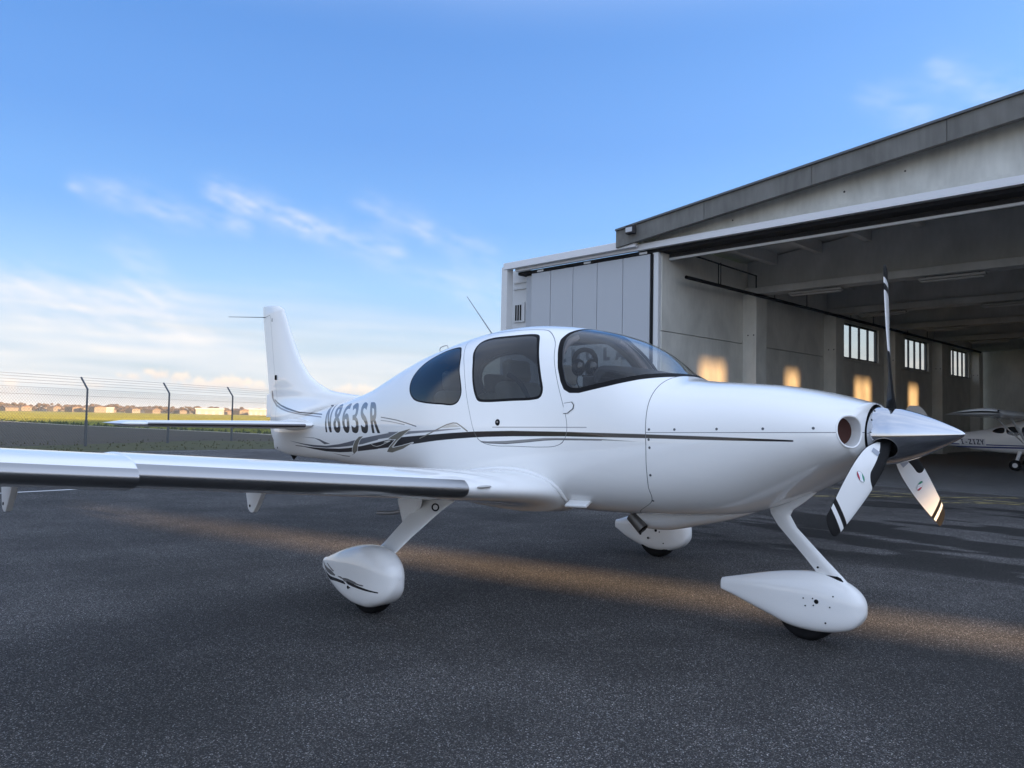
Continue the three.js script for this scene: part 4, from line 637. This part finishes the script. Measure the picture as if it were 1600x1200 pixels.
{
  const ts = range(0, 1, 130), zs1 = [...range(.30, 1.33, 50), ...range(1.34, 3.262, 44)], zs2 = [...range(3.27, 5.2, 36), ...range(5.21, 5.43, 18)];
  let inner = gridSoup(wingP, zs1, ts), outer = gridSoup(wingP, zs2, ts);
  // a small scooped inlet in the root leading edge
  const rib = gridSoup((k, t) => { const a = wingP(3.262, t), b = wingP(3.27, t); return a.map((v, i) => mix(v, b[i], k)); }, [0, 1], ts);
  const leF = (x, y, z) => { const w = WING(z); return x - (w.x - (y > w.y - .0 ? .055 : .035)) ; };
  const metalF = (a, b) => (x, y, z) => { const w = WING(z), d = w.x - x; return Math.max(d - (y > w.y + .004 ? (z > 3.266 ? .030 : .050) : .068), a - z, z - b); };
  const cutLE = (S, a, b) => split(S, metalF(a, b));
  const [m1, s1] = cutLE(inner, 1.34, 9), [m2, s2] = cutLE(outer, 1, 5.15);
  // rolled edge of the fairing where the wing meets the fuselage
  const edge = []; for (const t of range(.03, .60, 70)) { let a = .30, b = .80; for (let i = 0; i < 30; i++) { const m = (a + b) / 2, p = wingP(m, t); if (hullF(...p) < 1) a = m; else b = m; } const p = wingP(a, t); edge.push(V(p[0] + (t > .42 && t < .6 ? .006 : 0), p[1] + .004, p[2] + .004)); }
  for (const sd of [1, -1]) {
    part('wing_fairing', new THREE.TubeGeometry(new THREE.CatmullRomCurve3(edge.map(v => V(v.x, v.y, v.z * sd))), 140, .017, 12), mPaint, plane);
    const f = (s) => sd > 0 ? s : mirrorZ(s), w = ap('wing', f(join(s1, s2, rib)), mPaint);
    part('leading_edge_panel', geo(f(m1)), mBootMetal, w); part('leading_edge_panel', geo(f(m2)), mBootMetal, w);
    for (const z of [2.15, 3.52, 4.75]) { const wg = WING(z), s = new THREE.Shape(); const yb = wg.y - .10; s.moveTo(-3.0, yb + .06); s.lineTo(-3.05, yb - .0); s.quadraticCurveTo(-3.10, yb - .09, -3.17, yb - .155); s.quadraticCurveTo(-3.21, yb - .175, -3.245, yb - .14); s.lineTo(-3.30, yb + .02); s.lineTo(-3.32, yb + .08); const g = new THREE.ExtrudeGeometry(s, { depth: .022, bevelEnabled: true, bevelSize: .006, bevelThickness: .006, bevelSegments: 2 }); g.translate(0, 0, z * sd - .011); const B = part('flap_bracket', g, mPaint, w); part('bolt', rod([-3.215, yb - .125, z * sd - .02], [-3.215, yb - .125, z * sd + .02], .009), mRubber, B); }
    const sc = new THREE.SphereGeometry(1, 24, 16); sc.scale(.016, .010, .06); sc.rotateY(.0); const q = WING(1.22); sc.translate(q.x + .004, q.y + .022, 1.22 * sd); part('root_inlet', sc, std([.5, .5, .49], .5), w);
    part('tie_down_ring', new THREE.TorusGeometry(.022, .005, 8, 20).rotateY(.6).translate(-2.45, .665, 1.24 * sd), mRubber, w);
  }
  // tailplane
  const TP = (z) => { const k = clamp((z - .1) / 1.75); return { c: mix(.90, .60, k), x: mix(-5.91, -6.36, k), y: 1.145 }; };
  const tpP = (z, t) => { const w = TP(z), T = .105 * (z > 1.9 ? Math.sqrt(clamp((1.975 - z) / .075)) : 1), [u, v] = airfoil(t, T, 0), horn = z > 1.74 ? .045 * Math.sqrt(clamp((z - 1.74) / .03)) * Math.sqrt(clamp((1.975 - z) / .12)) : 0; return [w.x + horn - u * (w.c + horn), w.y + v * w.c, z]; };
  const tg = gridSoup(tpP, [...range(.02, 1.73, 40), ...range(1.735, 1.78, 14), ...range(1.80, 1.975, 22)], range(0, 1, 90));
  const [tm, trest] = split(tg, (x, y, z) => Math.max((TP(z).x - x) - (y > 1.149 ? .012 : .03), .23 - z, z - 1.735));
  const blend = gridSoup((k, t) => { const x = mix(-5.86, -6.95, k), r = Math.sin(Math.PI * clamp(k * .98 + .02)) ** .6, h = .075 * r, w = .10 + .16 * r * .9; return [x, 1.145 + h * Math.sin(t), hullZ(x, 1.14) - .06 + w * .62 * Math.cos(t)]; }, range(0, 1, 40), range(-Math.PI / 2, Math.PI / 2, 24));
  for (const sd of [1, -1]) { const f = (s) => sd > 0 ? s : mirrorZ(s), T = ap('tailplane', f(trest), mPaint); part('leading_edge_panel', geo(f(tm)), std([.16, .16, .17], .3, .8), T); part('root_fairing', geo(f(blend)), mPaint, T); }
}
// ---------------------------------------------------------------- landing gear
function pant(T, zc, K = 110, n = 2.5) {   // T: [distance behind hub, top, bottom, half width]
  const a = T[0][0], b = T[T.length - 1][0], tq = table(T.map(r => [Math.sqrt(r[0] - a), ...r.slice(1)])), tb = (x) => tq(Math.sqrt(Math.max(0, x - a))), xs = range(0, 1, K).map(s => a + (b - a) * (.55 * s * s + .45 * s * s * s * (2 - s)) );
  const P = (x, t) => { const [y1, y0, w] = tb(x), c = Math.cos(t), s = Math.sin(t); return [-x, (y1 + y0) / 2 + (y1 - y0) / 2 * Math.sign(s) * Math.pow(Math.abs(s), 2 / (s < 0 ? 3.8 : n)), zc + w * Math.sign(c) * Math.pow(Math.abs(c), 2 / (s < 0 ? 3.8 : n))]; };
  const s = gridSoup((x, t) => P(x, -t), xs, range(0, 2 * Math.PI, Math.round(K * .8)), true), e = gridSoup((r, t) => { const p = P(b, -t), [y1, y0] = tb(b); return [-b - .002, mix((y1 + y0) / 2, p[1], r), mix(zc, p[2], r)]; }, range(.02, 1, 3).reverse(), range(0, 2 * Math.PI, 72), true);
  return [s, e, tb, P];
}
function tyre(x, z, r, w, parent) { const q = [[r * .55, -w * .42], [r * .8, -w * .5], [r * .93, -w * .44], [r, -w * .22], [r, w * .22], [r * .93, w * .44], [r * .8, w * .5], [r * .55, w * .42]], g = new THREE.LatheGeometry(q.map(p => new THREE.Vector2(...p)), 40); g.rotateX(Math.PI / 2); g.translate(x, r - .004, z); return part('tyre', g, mTyre, parent); }
function strut(rows) { const K = rows.length; return gridSoup((i, t) => { const [x, y, z, cx, tx] = rows[i], [u, v] = airfoil(t, .5, 0); return [x + cx * (.5 - u), y, z + v * tx * 2 * 1]; }, range(0, K - 1, K - 1).map(Math.round), range(0, 1, 40)); }
{
  const MP = [[2.305, .262, .258, .002], [2.325, .330, .180, .053], [2.375, .382, .125, .086], [2.46, .423, .082, .114], [2.57, .437, .055, .122], [2.73, .420, .062, .116], [2.9, .372, .108, .098], [3.02, .328, .152, .070], [3.12, .292, .198, .040], [3.14, .287, .206, .034]];
  const sw = { pB: [[-3.068, .216], [-3.035, .202], [-2.953, .191], [-2.847, .196], [-2.752, .195], [-2.726, .185], [-2.846, .184], [-2.961, .174], [-3.007, .182], [-3.044, .2]], pG: [[-3.122, .261], [-3.084, .243], [-3.009, .235], [-2.937, .231], [-2.865, .214], [-2.954, .21], [-3.018, .214], [-3.074, .23]], pL: [[-3.03, .266], [-2.875, .233], [-2.753, .2105], [-2.684, .19], [-2.754, .207], [-2.876, .228]], pb2: [[-2.71, .202], [-2.635, .198], [-2.514, .189], [-2.397, .181], [-2.514, .183], [-2.635, .187], [-2.685, .192]], pg2: [[-2.831, .229], [-2.72, .221], [-2.612, .213], [-2.515, .205], [-2.619, .205], [-2.719, .21]] };
  for (const sd of [1, -1]) {
    const zc = 1.628; let [s, e, tb, P] = pant(MP, zc, sd > 0 ? 280 : 100);
    const prints = []; if (sd > 0) for (const [k, c] of [['pB', [.012, .012, .014]], ['pb2', [.015, .015, .017]], ['pG', [.13, .13, .13]], ['pg2', [.15, .15, .15]], ['pL', [.2, .19, .18]]]) { const o = outline(sw[k], 0); let a; [a, s] = split(s, (x, y, z) => z < zc + .003 ? 1 : o(x, y) - .004); prints.push([a, c]); }
    const f = (q) => sd > 0 ? q : mirrorZ(q), F = ap('wheel_fairing', f(join(s, e)), mPaint);
    for (const [a, c] of prints) part('stripe', geo(a), new THREE.MeshPhysicalMaterial({ color: col(...c), ...paintProps }), F);
    tyre(-2.64, (zc - .03) * sd, .185, .13, F);
    const pz = (x, y) => { const [y1, y0, w] = tb(-x), u = (y - (y1 + y0) / 2) / ((y1 - y0) / 2), n = u < 0 ? 3.8 : 2.5; return w * Math.pow(Math.max(0, 1 - Math.abs(u) ** n), 1 / n); };
    const dots = [[-2.688, .170, .011], [-2.668, .171, .004]]; if (sd < 0) dots.push([-2.6, .25, .014], [-2.78, .2, .013], [-2.56, .24, .006], [-2.52, .14, .006]);
    for (const [x, y, r] of dots) for (const q of sd > 0 ? [1] : [-1]) part('fastener', rod([x, y, sd * zc + q * sd * (pz(x, y) - .004)], [x, y, sd * zc + q * sd * (pz(x, y) + .003)], r), mRubber, F);
    const st = strut([[-2.50, .84, 1.02, .46, .10], [-2.53, .74, 1.10, .37, .07], [-2.55, .69, 1.155, .32, .055], [-2.56, .64, 1.215, .275, .046], [-2.57, .56, 1.315, .245, .042], [-2.58, .48, 1.415, .215, .038], [-2.585, .43, 1.475, .20, .036], [-2.59, .36, 1.57, .21, .05]]);
    const G = ap('main_gear_leg', f(st), mPaint);
    part('leg_fairing', (() => { const q = new THREE.Shape(); [[-2.86, .80], [-2.83, .66], [-2.78, .54], [-2.72, .53], [-2.62, .66], [-2.58, .80]].forEach(([x, y], i) => i ? q.lineTo(x, y) : q.moveTo(x, y)); const g = new THREE.ExtrudeGeometry(q, { depth: .02, bevelEnabled: true, bevelSize: .008, bevelThickness: .008, bevelSegments: 2 }); g.rotateX(0); g.translate(0, 0, sd > 0 ? 1.235 : -1.255); return g; })(), mPaint, G);
    part('step_tube', tube([[-2.76, .70, 1.24], [-2.83, .61, 1.23], [-2.90, .585, 1.26], [-3.03, .575, 1.30]].map(p => [p[0], p[1], p[2] * sd]), .014, 30, 10), std([.35, .35, .36], .4, .6), G);
  }
  // nose gear
  const NP = [[.135, .228, .224, .002], [.155, .292, .160, .052], [.195, .332, .115, .078], [.27, .37, .083, .096], [.34, .39, .068, .106], [.44, .397, .060, .108], [.57, .383, .070, .104], [.70, .358, .107, .090], [.85, .320, .148, .064], [.96, .290, .178, .042], [1.02, .274, .192, .032], [1.032, .270, .195, .030]];
  const [s, e, tb] = pant(NP, 0); const F = ap('wheel_fairing', join(s, e), mPaint); tyre(-.475, 0, .18, .12, F);
  const pz = (x, y) => { const [y1, y0, w] = tb(-x), u = (y - (y1 + y0) / 2) / ((y1 - y0) / 2), n = u < 0 ? 3.8 : 2.5; return w * Math.pow(Math.max(0, 1 - Math.abs(u) ** n), 1 / n); };
  for (const [px, r] of [[[-.375, .248], .013], [[-.397, .262], .004], [[-.452, .255], .004], [[-.44, .214], .004], [[-.392, .224], .004], [[-.30, .228], .004], [[-.285, .29], .004], [[-.325, .135], .005]]) part('fastener', rod([px[0], px[1], pz(...px) - .004], [px[0], px[1], pz(...px) + .003], r), mRubber, F);
  const ns = strut([[-.53, .86, 0, .22, .05], [-.585, .80, 0, .19, .046], [-.64, .745, 0, .15, .040], [-.645, .71, 0, .125, .037], [-.60, .64, 0, .118, .035], [-.43, .475, 0, .130, .038], [-.345, .392, 0, .146, .045], [-.30, .345, 0, .15, .05]]);
  const N = ap('nose_gear_leg', ns, mPaint); part('leg_gap', geo(strut([[-.352, .392, 0, .150, .050], [-.345, .384, 0, .156, .056], [-.335, .37, 0, .162, .062], [-.325, .352, 0, .166, .066]])), mRubber, N); part('fastener', rod([-.40, .43, .030], [-.40, .43, .036], .006), mRubber, N);
}
// ---------------------------------------------------------------- propeller and spinner
{
  const spin = (p) => { const x = p[0], y = p[1], c = Math.cos(TAU), s = Math.sin(TAU); return [x * c - y * s, HUB + x * s + y * c, p[2]]; };
  const R = .969, bladeA = [-2.31, 117.69, 237.69].map(d => d * D2R);
  const spTab = table([[-.072, .161], [-.03, .162], [.02, .156], [.08, .141], [.15, .117], [.22, .087], [.29, .052], [.33, .030], [.352, .016], [.362, .007], [.366, .0005]]);
  let sp = gridSoup((x, t) => { const r = spTab(x)[0]; return [x, r * Math.cos(t), r * Math.sin(t)]; }, [...range(-.072, .33, 60), ...range(.332, .366, 24)].reverse(), range(0, 2 * Math.PI, 120), true);
  const holeF = (x, y, z) => { let d = 9; for (const a of bladeA) { const r = y * Math.cos(a) + z * Math.sin(a); if (r > 0) d = Math.min(d, Math.hypot((x - .005) / .066, (-y * Math.sin(a) + z * Math.cos(a)) / .060) - 1); } return d * .06; };
  const tf = (S) => { const o = { p: [], n: [] }; for (let i = 0; i < S.p.length; i += 3) { o.p.push(...spin([S.p[i], S.p[i + 1], S.p[i + 2]])); const n = spin([S.n[i], S.n[i + 1], S.n[i + 2]]); o.n.push(n[0], n[1] - HUB, n[2]); } return o; };
  let lip; [, sp] = split(sp, holeF); [lip, sp] = split(sp, (x, y, z) => holeF(x, y, z) - .004);
  const S = ap('spinner', tf(sp), mChrome); part('cutout_edge', geo(tf(lip)), std([.75, .75, .76], .25, 1), S);
  part('back_plate', (() => { const g = new THREE.CylinderGeometry(.135, .152, .10, 48); g.rotateZ(-Math.PI / 2); g.translate(-.06, 0, 0); g.rotateZ(TAU); g.translate(0, HUB, 0); return g; })(), mBlack, S);
  part('hub', (() => { const g = new THREE.SphereGeometry(.085, 24, 16); g.translate(0, HUB, 0); return g; })(), mDark, S);
  for (let k = 0; k < 14; k++) { const a = k / 14 * 2 * Math.PI + .1, r = .1625, p = spin([-.052, r * Math.cos(a), r * Math.sin(a)]), n = spin([-.052, 1.02 * r * Math.cos(a), 1.02 * r * Math.sin(a)]); part('screw', rod(p, n, .0045, .0045, 8), mSteel, S); }
  const C = table([[.09, .07], [.14, .085], [.20, .115], [.28, .146], [.40, .168], [.52, .174], [.66, .166], [.80, .146], [.90, .124], [.945, .104], [.962, .072], [.969, .03]]);
  const beta = (r) => Math.atan(Math.tan(11.5 * D2R) * .70 / Math.max(r, .13)) , TK = table([[.09, .8], [.14, .55], [.20, .30], [.30, .17], [.5, .11], [.8, .08], [.969, .06]]);
  const face = (s) => gridSoup((r, t) => { const c = C(r)[0], T = TK(r)[0], x = clamp(t), yt = 5 * T * (.2969 * Math.sqrt(x) - .126 * x - .3516 * x * x + .2843 * x ** 3 - .1036 * x ** 4), sweep = r > .9 ? -.25 * (r - .9) : 0; return [r, c * (.42 - x) + sweep * .4, c * (s > 0 ? yt * 1.05 : -yt * (T > .3 ? 1 : .45))]; }, range(.09, R, 110), s < 0 ? range(0, 1, 60).map(v => v * v * .7 + v * .3) : range(0, 1, 60).map(v => v * v * .7 + v * .3).reverse());
  const mWhite = new THREE.MeshPhysicalMaterial({ color: col(.80, .80, .79), roughness: .35, clearcoat: .6, clearcoatRoughness: .08, side: THREE.DoubleSide }), mBk = matte([.009, .009, .010], .5), mBoot = matte([.013, .013, .014], .65);
  const emblem = canvasTex(256, 256, (c) => { c.clearRect(0, 0, 256, 256); c.save(); c.beginPath(); c.arc(128, 128, 118, 0, 7); c.clip(); c.fillStyle = '#e9eaee'; c.fillRect(0, 0, 256, 256); c.fillStyle = '#1f8a6a'; c.beginPath(); c.moveTo(100, 0); c.quadraticCurveTo(150, 110, 256, 150); c.lineTo(256, 0); c.fill(); c.fillStyle = '#b02348'; c.beginPath(); c.moveTo(0, 120); c.quadraticCurveTo(110, 150, 170, 256); c.lineTo(0, 256); c.fill(); c.restore(); c.strokeStyle = 'rgba(60,80,80,.8)'; c.lineWidth = 8; c.beginPath(); c.arc(128, 128, 118, 0, 7); c.stroke(); c.strokeStyle = '#7d94a8'; c.lineWidth = 5; c.beginPath(); c.moveTo(80, 70); c.lineTo(120, 130); c.lineTo(180, 190); c.stroke(); });
  const mEmblem = new THREE.MeshStandardMaterial({ map: emblem, transparent: true, alphaTest: .3, roughness: .4, side: THREE.DoubleSide });
  for (const a of bladeA) {
    const er = [0, Math.cos(a), Math.sin(a)], et = [0, -Math.sin(a), Math.cos(a)];
    const X = (r, q, n) => { const b = beta(r), c = Math.cos(b), s = Math.sin(b); return [q * s + n * c, r * er[1] + (q * c - n * s) * et[1], r * er[2] + (q * c - n * s) * et[2]]; };
    const place = (S) => { const o = { p: [], n: [] }; for (let i = 0; i < S.p.length; i += 3) { const [r, q, n] = [S.p[i], S.p[i + 1], S.p[i + 2]]; o.p.push(...spin(X(r, q, n))); const b = beta(r), c = Math.cos(b), s = Math.sin(b), nr = S.n[i], nq = S.n[i + 1], nn = S.n[i + 2]; const v = spin([nq * s + nn * c, nr * er[1] + (nq * c - nn * s) * et[1], nr * er[2] + (nq * c - nn * s) * et[2]]); o.n.push(v[0], v[1] - HUB, v[2]); } return o; };
    const front = face(1), back = face(-1);
    let [bt, fr] = split(front, (r, q) => { const d = C(r)[0] * .42 - q, k = r > .39 ? .066 * Math.sqrt(Math.max(0, 1 - ((r - .39) / .075) ** 2)) : .066; return r > .466 ? 1 : d - k; });
    let edge; [edge, fr] = split(fr, (r, q) => q + C(r)[0] * .58 - .004);
    let b1, w1, t1; [fr, b1] = split(fr, (r, q) => r - .806 - (q) * .12); [b1, w1] = split(b1, (r, q) => r - .846 - q * .12); [w1, t1] = split(w1, (r, q) => r - .882 - q * .12);
    const B = ap('propeller_blade', place(fr), mWhite);
    part('blade_back', geo(place(back)), mBk, B); part('deicing_boot', geo(place(bt)), mBoot, B); part('tip_band', geo(place(join(b1, t1, edge))), mBk, B); part('tip_band', geo(place(w1)), mWhite, B);
    const patch = (r0, q0, w, h, mat, name) => { const T = (r, q) => { const c = C(r)[0], x = .42 - q / c, tk = TK(r)[0]; return c * 5 * tk * 1.05 * (.2969 * Math.sqrt(x) - .126 * x - .3516 * x * x + .2843 * x ** 3 - .1036 * x ** 4) + .0022; }; const S = gridSoup((r, q) => [r, q, T(r, q)], range(r0 - h / 2, r0 + h / 2, 12), range(q0 - w / 2, q0 + w / 2, 12)); const U = []; for (let i = 0; i < S.p.length; i += 3) U.push((S.p[i + 1] - q0) / w + .5, (r0 - S.p[i]) / h + .5); const g = geo(place(S)); g.setAttribute('uv', new THREE.Float32BufferAttribute(U, 2)); part(name, g, mat, B); };
    patch(.505, -.030, .066, .056, mEmblem, 'emblem'); patch(.245, -.030, .040, .044, std([.33, .36, .42], .4), 'label');
  }
}
// ================================================================ headset hanging in the cabin
{
  const h = thing('headset', 'black pilot headset hanging inside the cabin behind the windshield', 'headset', [-2.20, 1.69, .02]); h.rotation.y = 45 * D2R;
  const gl = std([.008, .008, .010], .2), cu = matte([.008, .008, .009], .8);
  part('headband', tube([[-.072, -.03, 0], [-.082, .03, 0], [-.055, .085, 0], [0, .105, 0], [.055, .085, 0], [.082, .03, 0], [.072, -.03, 0]], .018, 40, 8), cu, h);
  for (const s of [-1, 1]) { const g = new THREE.SphereGeometry(1, 24, 16); g.scale(.052, .066, .055); g.translate(s * .05, -.03, 0); const c = part('ear_cup', g, gl, h); const q = new THREE.SphereGeometry(1, 20, 12); q.scale(.022, .052, .048); q.translate(s * .022, -.03, 0); part('ear_cushion', q, cu, c); }
  part('microphone', tube([[.06, -.05, .04], [.05, -.085, .07], [.0, -.10, .09], [-.03, -.095, .09]], .007, 20, 6), cu, h);
  part('cable', tube([[-.05, -.08, 0], [-.06, -.14, .01], [-.02, -.24, .02], [-.04, -.36, .02]], .005, 20, 6), cu, h);
}
// ================================================================ the small high-wing aircraft inside the hangar
{
  const t = thing('light_aircraft', 'small white high-wing aircraft with blue stripes and registration I-ZIZY, parked inside the hangar', 'aircraft', [0, 0, -22.2]);
  const mw = new THREE.MeshPhysicalMaterial({ color: col(.86, .86, .85), roughness: .4, clearcoat: .6, side: THREE.DoubleSide }), mb = std([.02, .035, .22], .4), mg = std([.012, .013, .015], .12);
  const T = table([[1.62, 1.10, .80, .12, 2], [1.75, 1.15, .68, .25, 2.3], [2.3, 1.22, .55, .38, 2.6], [2.95, 1.28, .47, .42, 2.8], [3.3, 1.47, .455, .43, 2.8], [3.8, 1.50, .455, .43, 2.8], [4.2, 1.43, .465, .42, 2.6], [4.75, 1.24, .50, .36, 2.4], [5.4, 1.10, .57, .26, 2.3], [6.3, 1.06, .70, .14, 2.2], [7.15, 1.05, .82, .05, 2]]);
  let s = gridSoup((x, a) => { const [y1, y0, w, n] = T(x), c = Math.cos(-a), q = Math.sin(-a); return [-x, (y1 + y0) / 2 + (y1 - y0) / 2 * Math.sign(q) * Math.pow(Math.abs(q), 2 / n), w * Math.sign(c) * Math.pow(Math.abs(c), 2 / n)]; }, range(1.62, 7.15, 140), range(0, 2 * Math.PI, 100), true);
  const W = [[[-4.74, 1.13], [-4.66, 1.20], [-4.43, 1.225], [-4.42, 1.09], [-4.66, 1.085]], [[-4.35, 1.235], [-4.05, 1.25], [-4.02, 1.03], [-4.33, 1.06]], [[-3.95, 1.26], [-3.45, 1.27], [-3.36, .95], [-3.80, .93], [-3.92, 1.0]], [[-3.30, 1.26], [-3.0, 1.22], [-2.92, 1.1], [-3.2, 1.0]]], panes = [];
  for (const p of W) { const o = outline(p, 4); let g; [g, s] = split(s, (x, y) => o(x, y)); panes.push(...split(g, (x, y, z) => -z)); }
  let a, b; [a, s] = split(s, (x, y) => Math.max(Math.abs(y - .715) - .016, x > -4.9 ? -1 : x < -5.62 ? -1 : .1)); [b, s] = split(s, (x, y) => Math.abs(y - (.635 + (x + 5.5) * .014)) - .022);
  part('fuselage', geo(s), mw, t); for (const g of panes) part('window', geo(g), mg, t); for (const q of [a, b]) for (const h of split(q, (x, y, z) => -z)) part('stripe', geo(h), mb, t);
  const tx = canvasTex(512, 160, (c, w, h) => { c.fillStyle = css(.66, .67, .70); c.fillRect(0, 0, w, h); c.fillStyle = css(.03, .035, .07); c.font = 'bold 165px sans-serif'; c.textAlign = 'center'; c.save(); c.transform(1, 0, .22, 1, -22, 0); [...'I-ZIZY'].forEach((k, i) => { c.save(); c.translate(48 + i * 82, 134); c.scale(.86, 1); c.fillText(k, 0, 0); c.restore(); }); c.restore(); });
  const px = gridSoup((x, y) => { const [y1, y0, w, n] = T(-x), u = Math.abs((y - (y1 + y0) / 2) / ((y1 - y0) / 2)); return [x, y, w * Math.pow(Math.max(0, 1 - u ** n), 1 / n) + .006]; }, range(-5.62, -4.92, 20), range(.685, .895, 8)); part('registration', geo(px, (x, y) => [(x + 5.62) / .70, (y - .685) / .21]), new THREE.MeshStandardMaterial({ map: tx, roughness: .4 }), t);
  const w = gridSoup((z, q) => { const k = Math.sqrt(clamp((4.72 - Math.abs(z)) / .25)), [u, v] = airfoil(q, .165 * (.25 + .75 * k), .03); return [-3.50 - u * 1.27, 1.56 + .012 * Math.abs(z) + v * 1.25 - u * .05, z]; }, [...range(-4.72, -4.4, 14), ...range(-4.3, 4.3, 30), ...range(4.4, 4.72, 14)], range(0, 1, 60)); part('wing', geo(w), mw, t);
  part('tip_light', new THREE.SphereGeometry(.03, 12, 8).translate(-3.55, 1.66, 4.72), mg, t);
  for (const sd of [1, -1]) {
    part('wing_strut', rod([-3.75, .62, .40 * sd], [-3.85, 1.56, 2.3 * sd], .035), mw, t); part('wing_strut', rod([-3.75, .62, .40 * sd], [-4.2, 1.53, 2.3 * sd], .02), mw, t);
    const L = part('gear_leg', rod([-4.03, .52, .36 * sd], [-4.05, .20, .78 * sd], .055, .035), mw, t); const g = new THREE.TorusGeometry(.105, .055, 12, 32); g.translate(-4.05, .16, .80 * sd); const y = part('tyre', g, mTyre, L); part('wheel_rim', new THREE.CylinderGeometry(.068, .068, .08, 24).rotateX(Math.PI / 2).translate(-4.05, .16, .80 * sd), std([.6, .6, .6], .4), L);
  }
  const fin = new THREE.Shape(); [[-6.3, 1.05], [-6.75, 1.78], [-6.86, 1.87], [-7.12, 1.88], [-7.22, 1.80], [-7.2, .9], [-6.9, .85]].forEach(([x, y], i) => i ? fin.lineTo(x, y) : fin.moveTo(x, y)); const fg = new THREE.ExtrudeGeometry(fin, { depth: .06, bevelEnabled: true, bevelSize: .02, bevelThickness: .02, bevelSegments: 2 }); fg.translate(0, 0, -.03); part('fin', fg, mw, t);
  part('tailplane', rbox(-7.25, -6.6, .93, .98, -1.4, 1.4, .024, 2), mw, t); part('nose_gear_leg', rod([-2.15, .6, 0], [-2.1, .15, 0], .03), mw, t); const ng = new THREE.TorusGeometry(.105, .05, 12, 32); ng.translate(-2.1, .155, 0); part('tyre', ng, mTyre, t);
  part('spinner', new THREE.ConeGeometry(.14, .3, 24).rotateZ(-Math.PI / 2).translate(-1.46, .95, 0), mw, t); part('propeller_blade', rbox(-1.55, -1.52, .1, 1.8, -.05, .05, .012, 2), mDark, t);
}
scene.fog = new THREE.FogExp2(0xcfd6dc, .0003);
renderer.render(scene, camera);
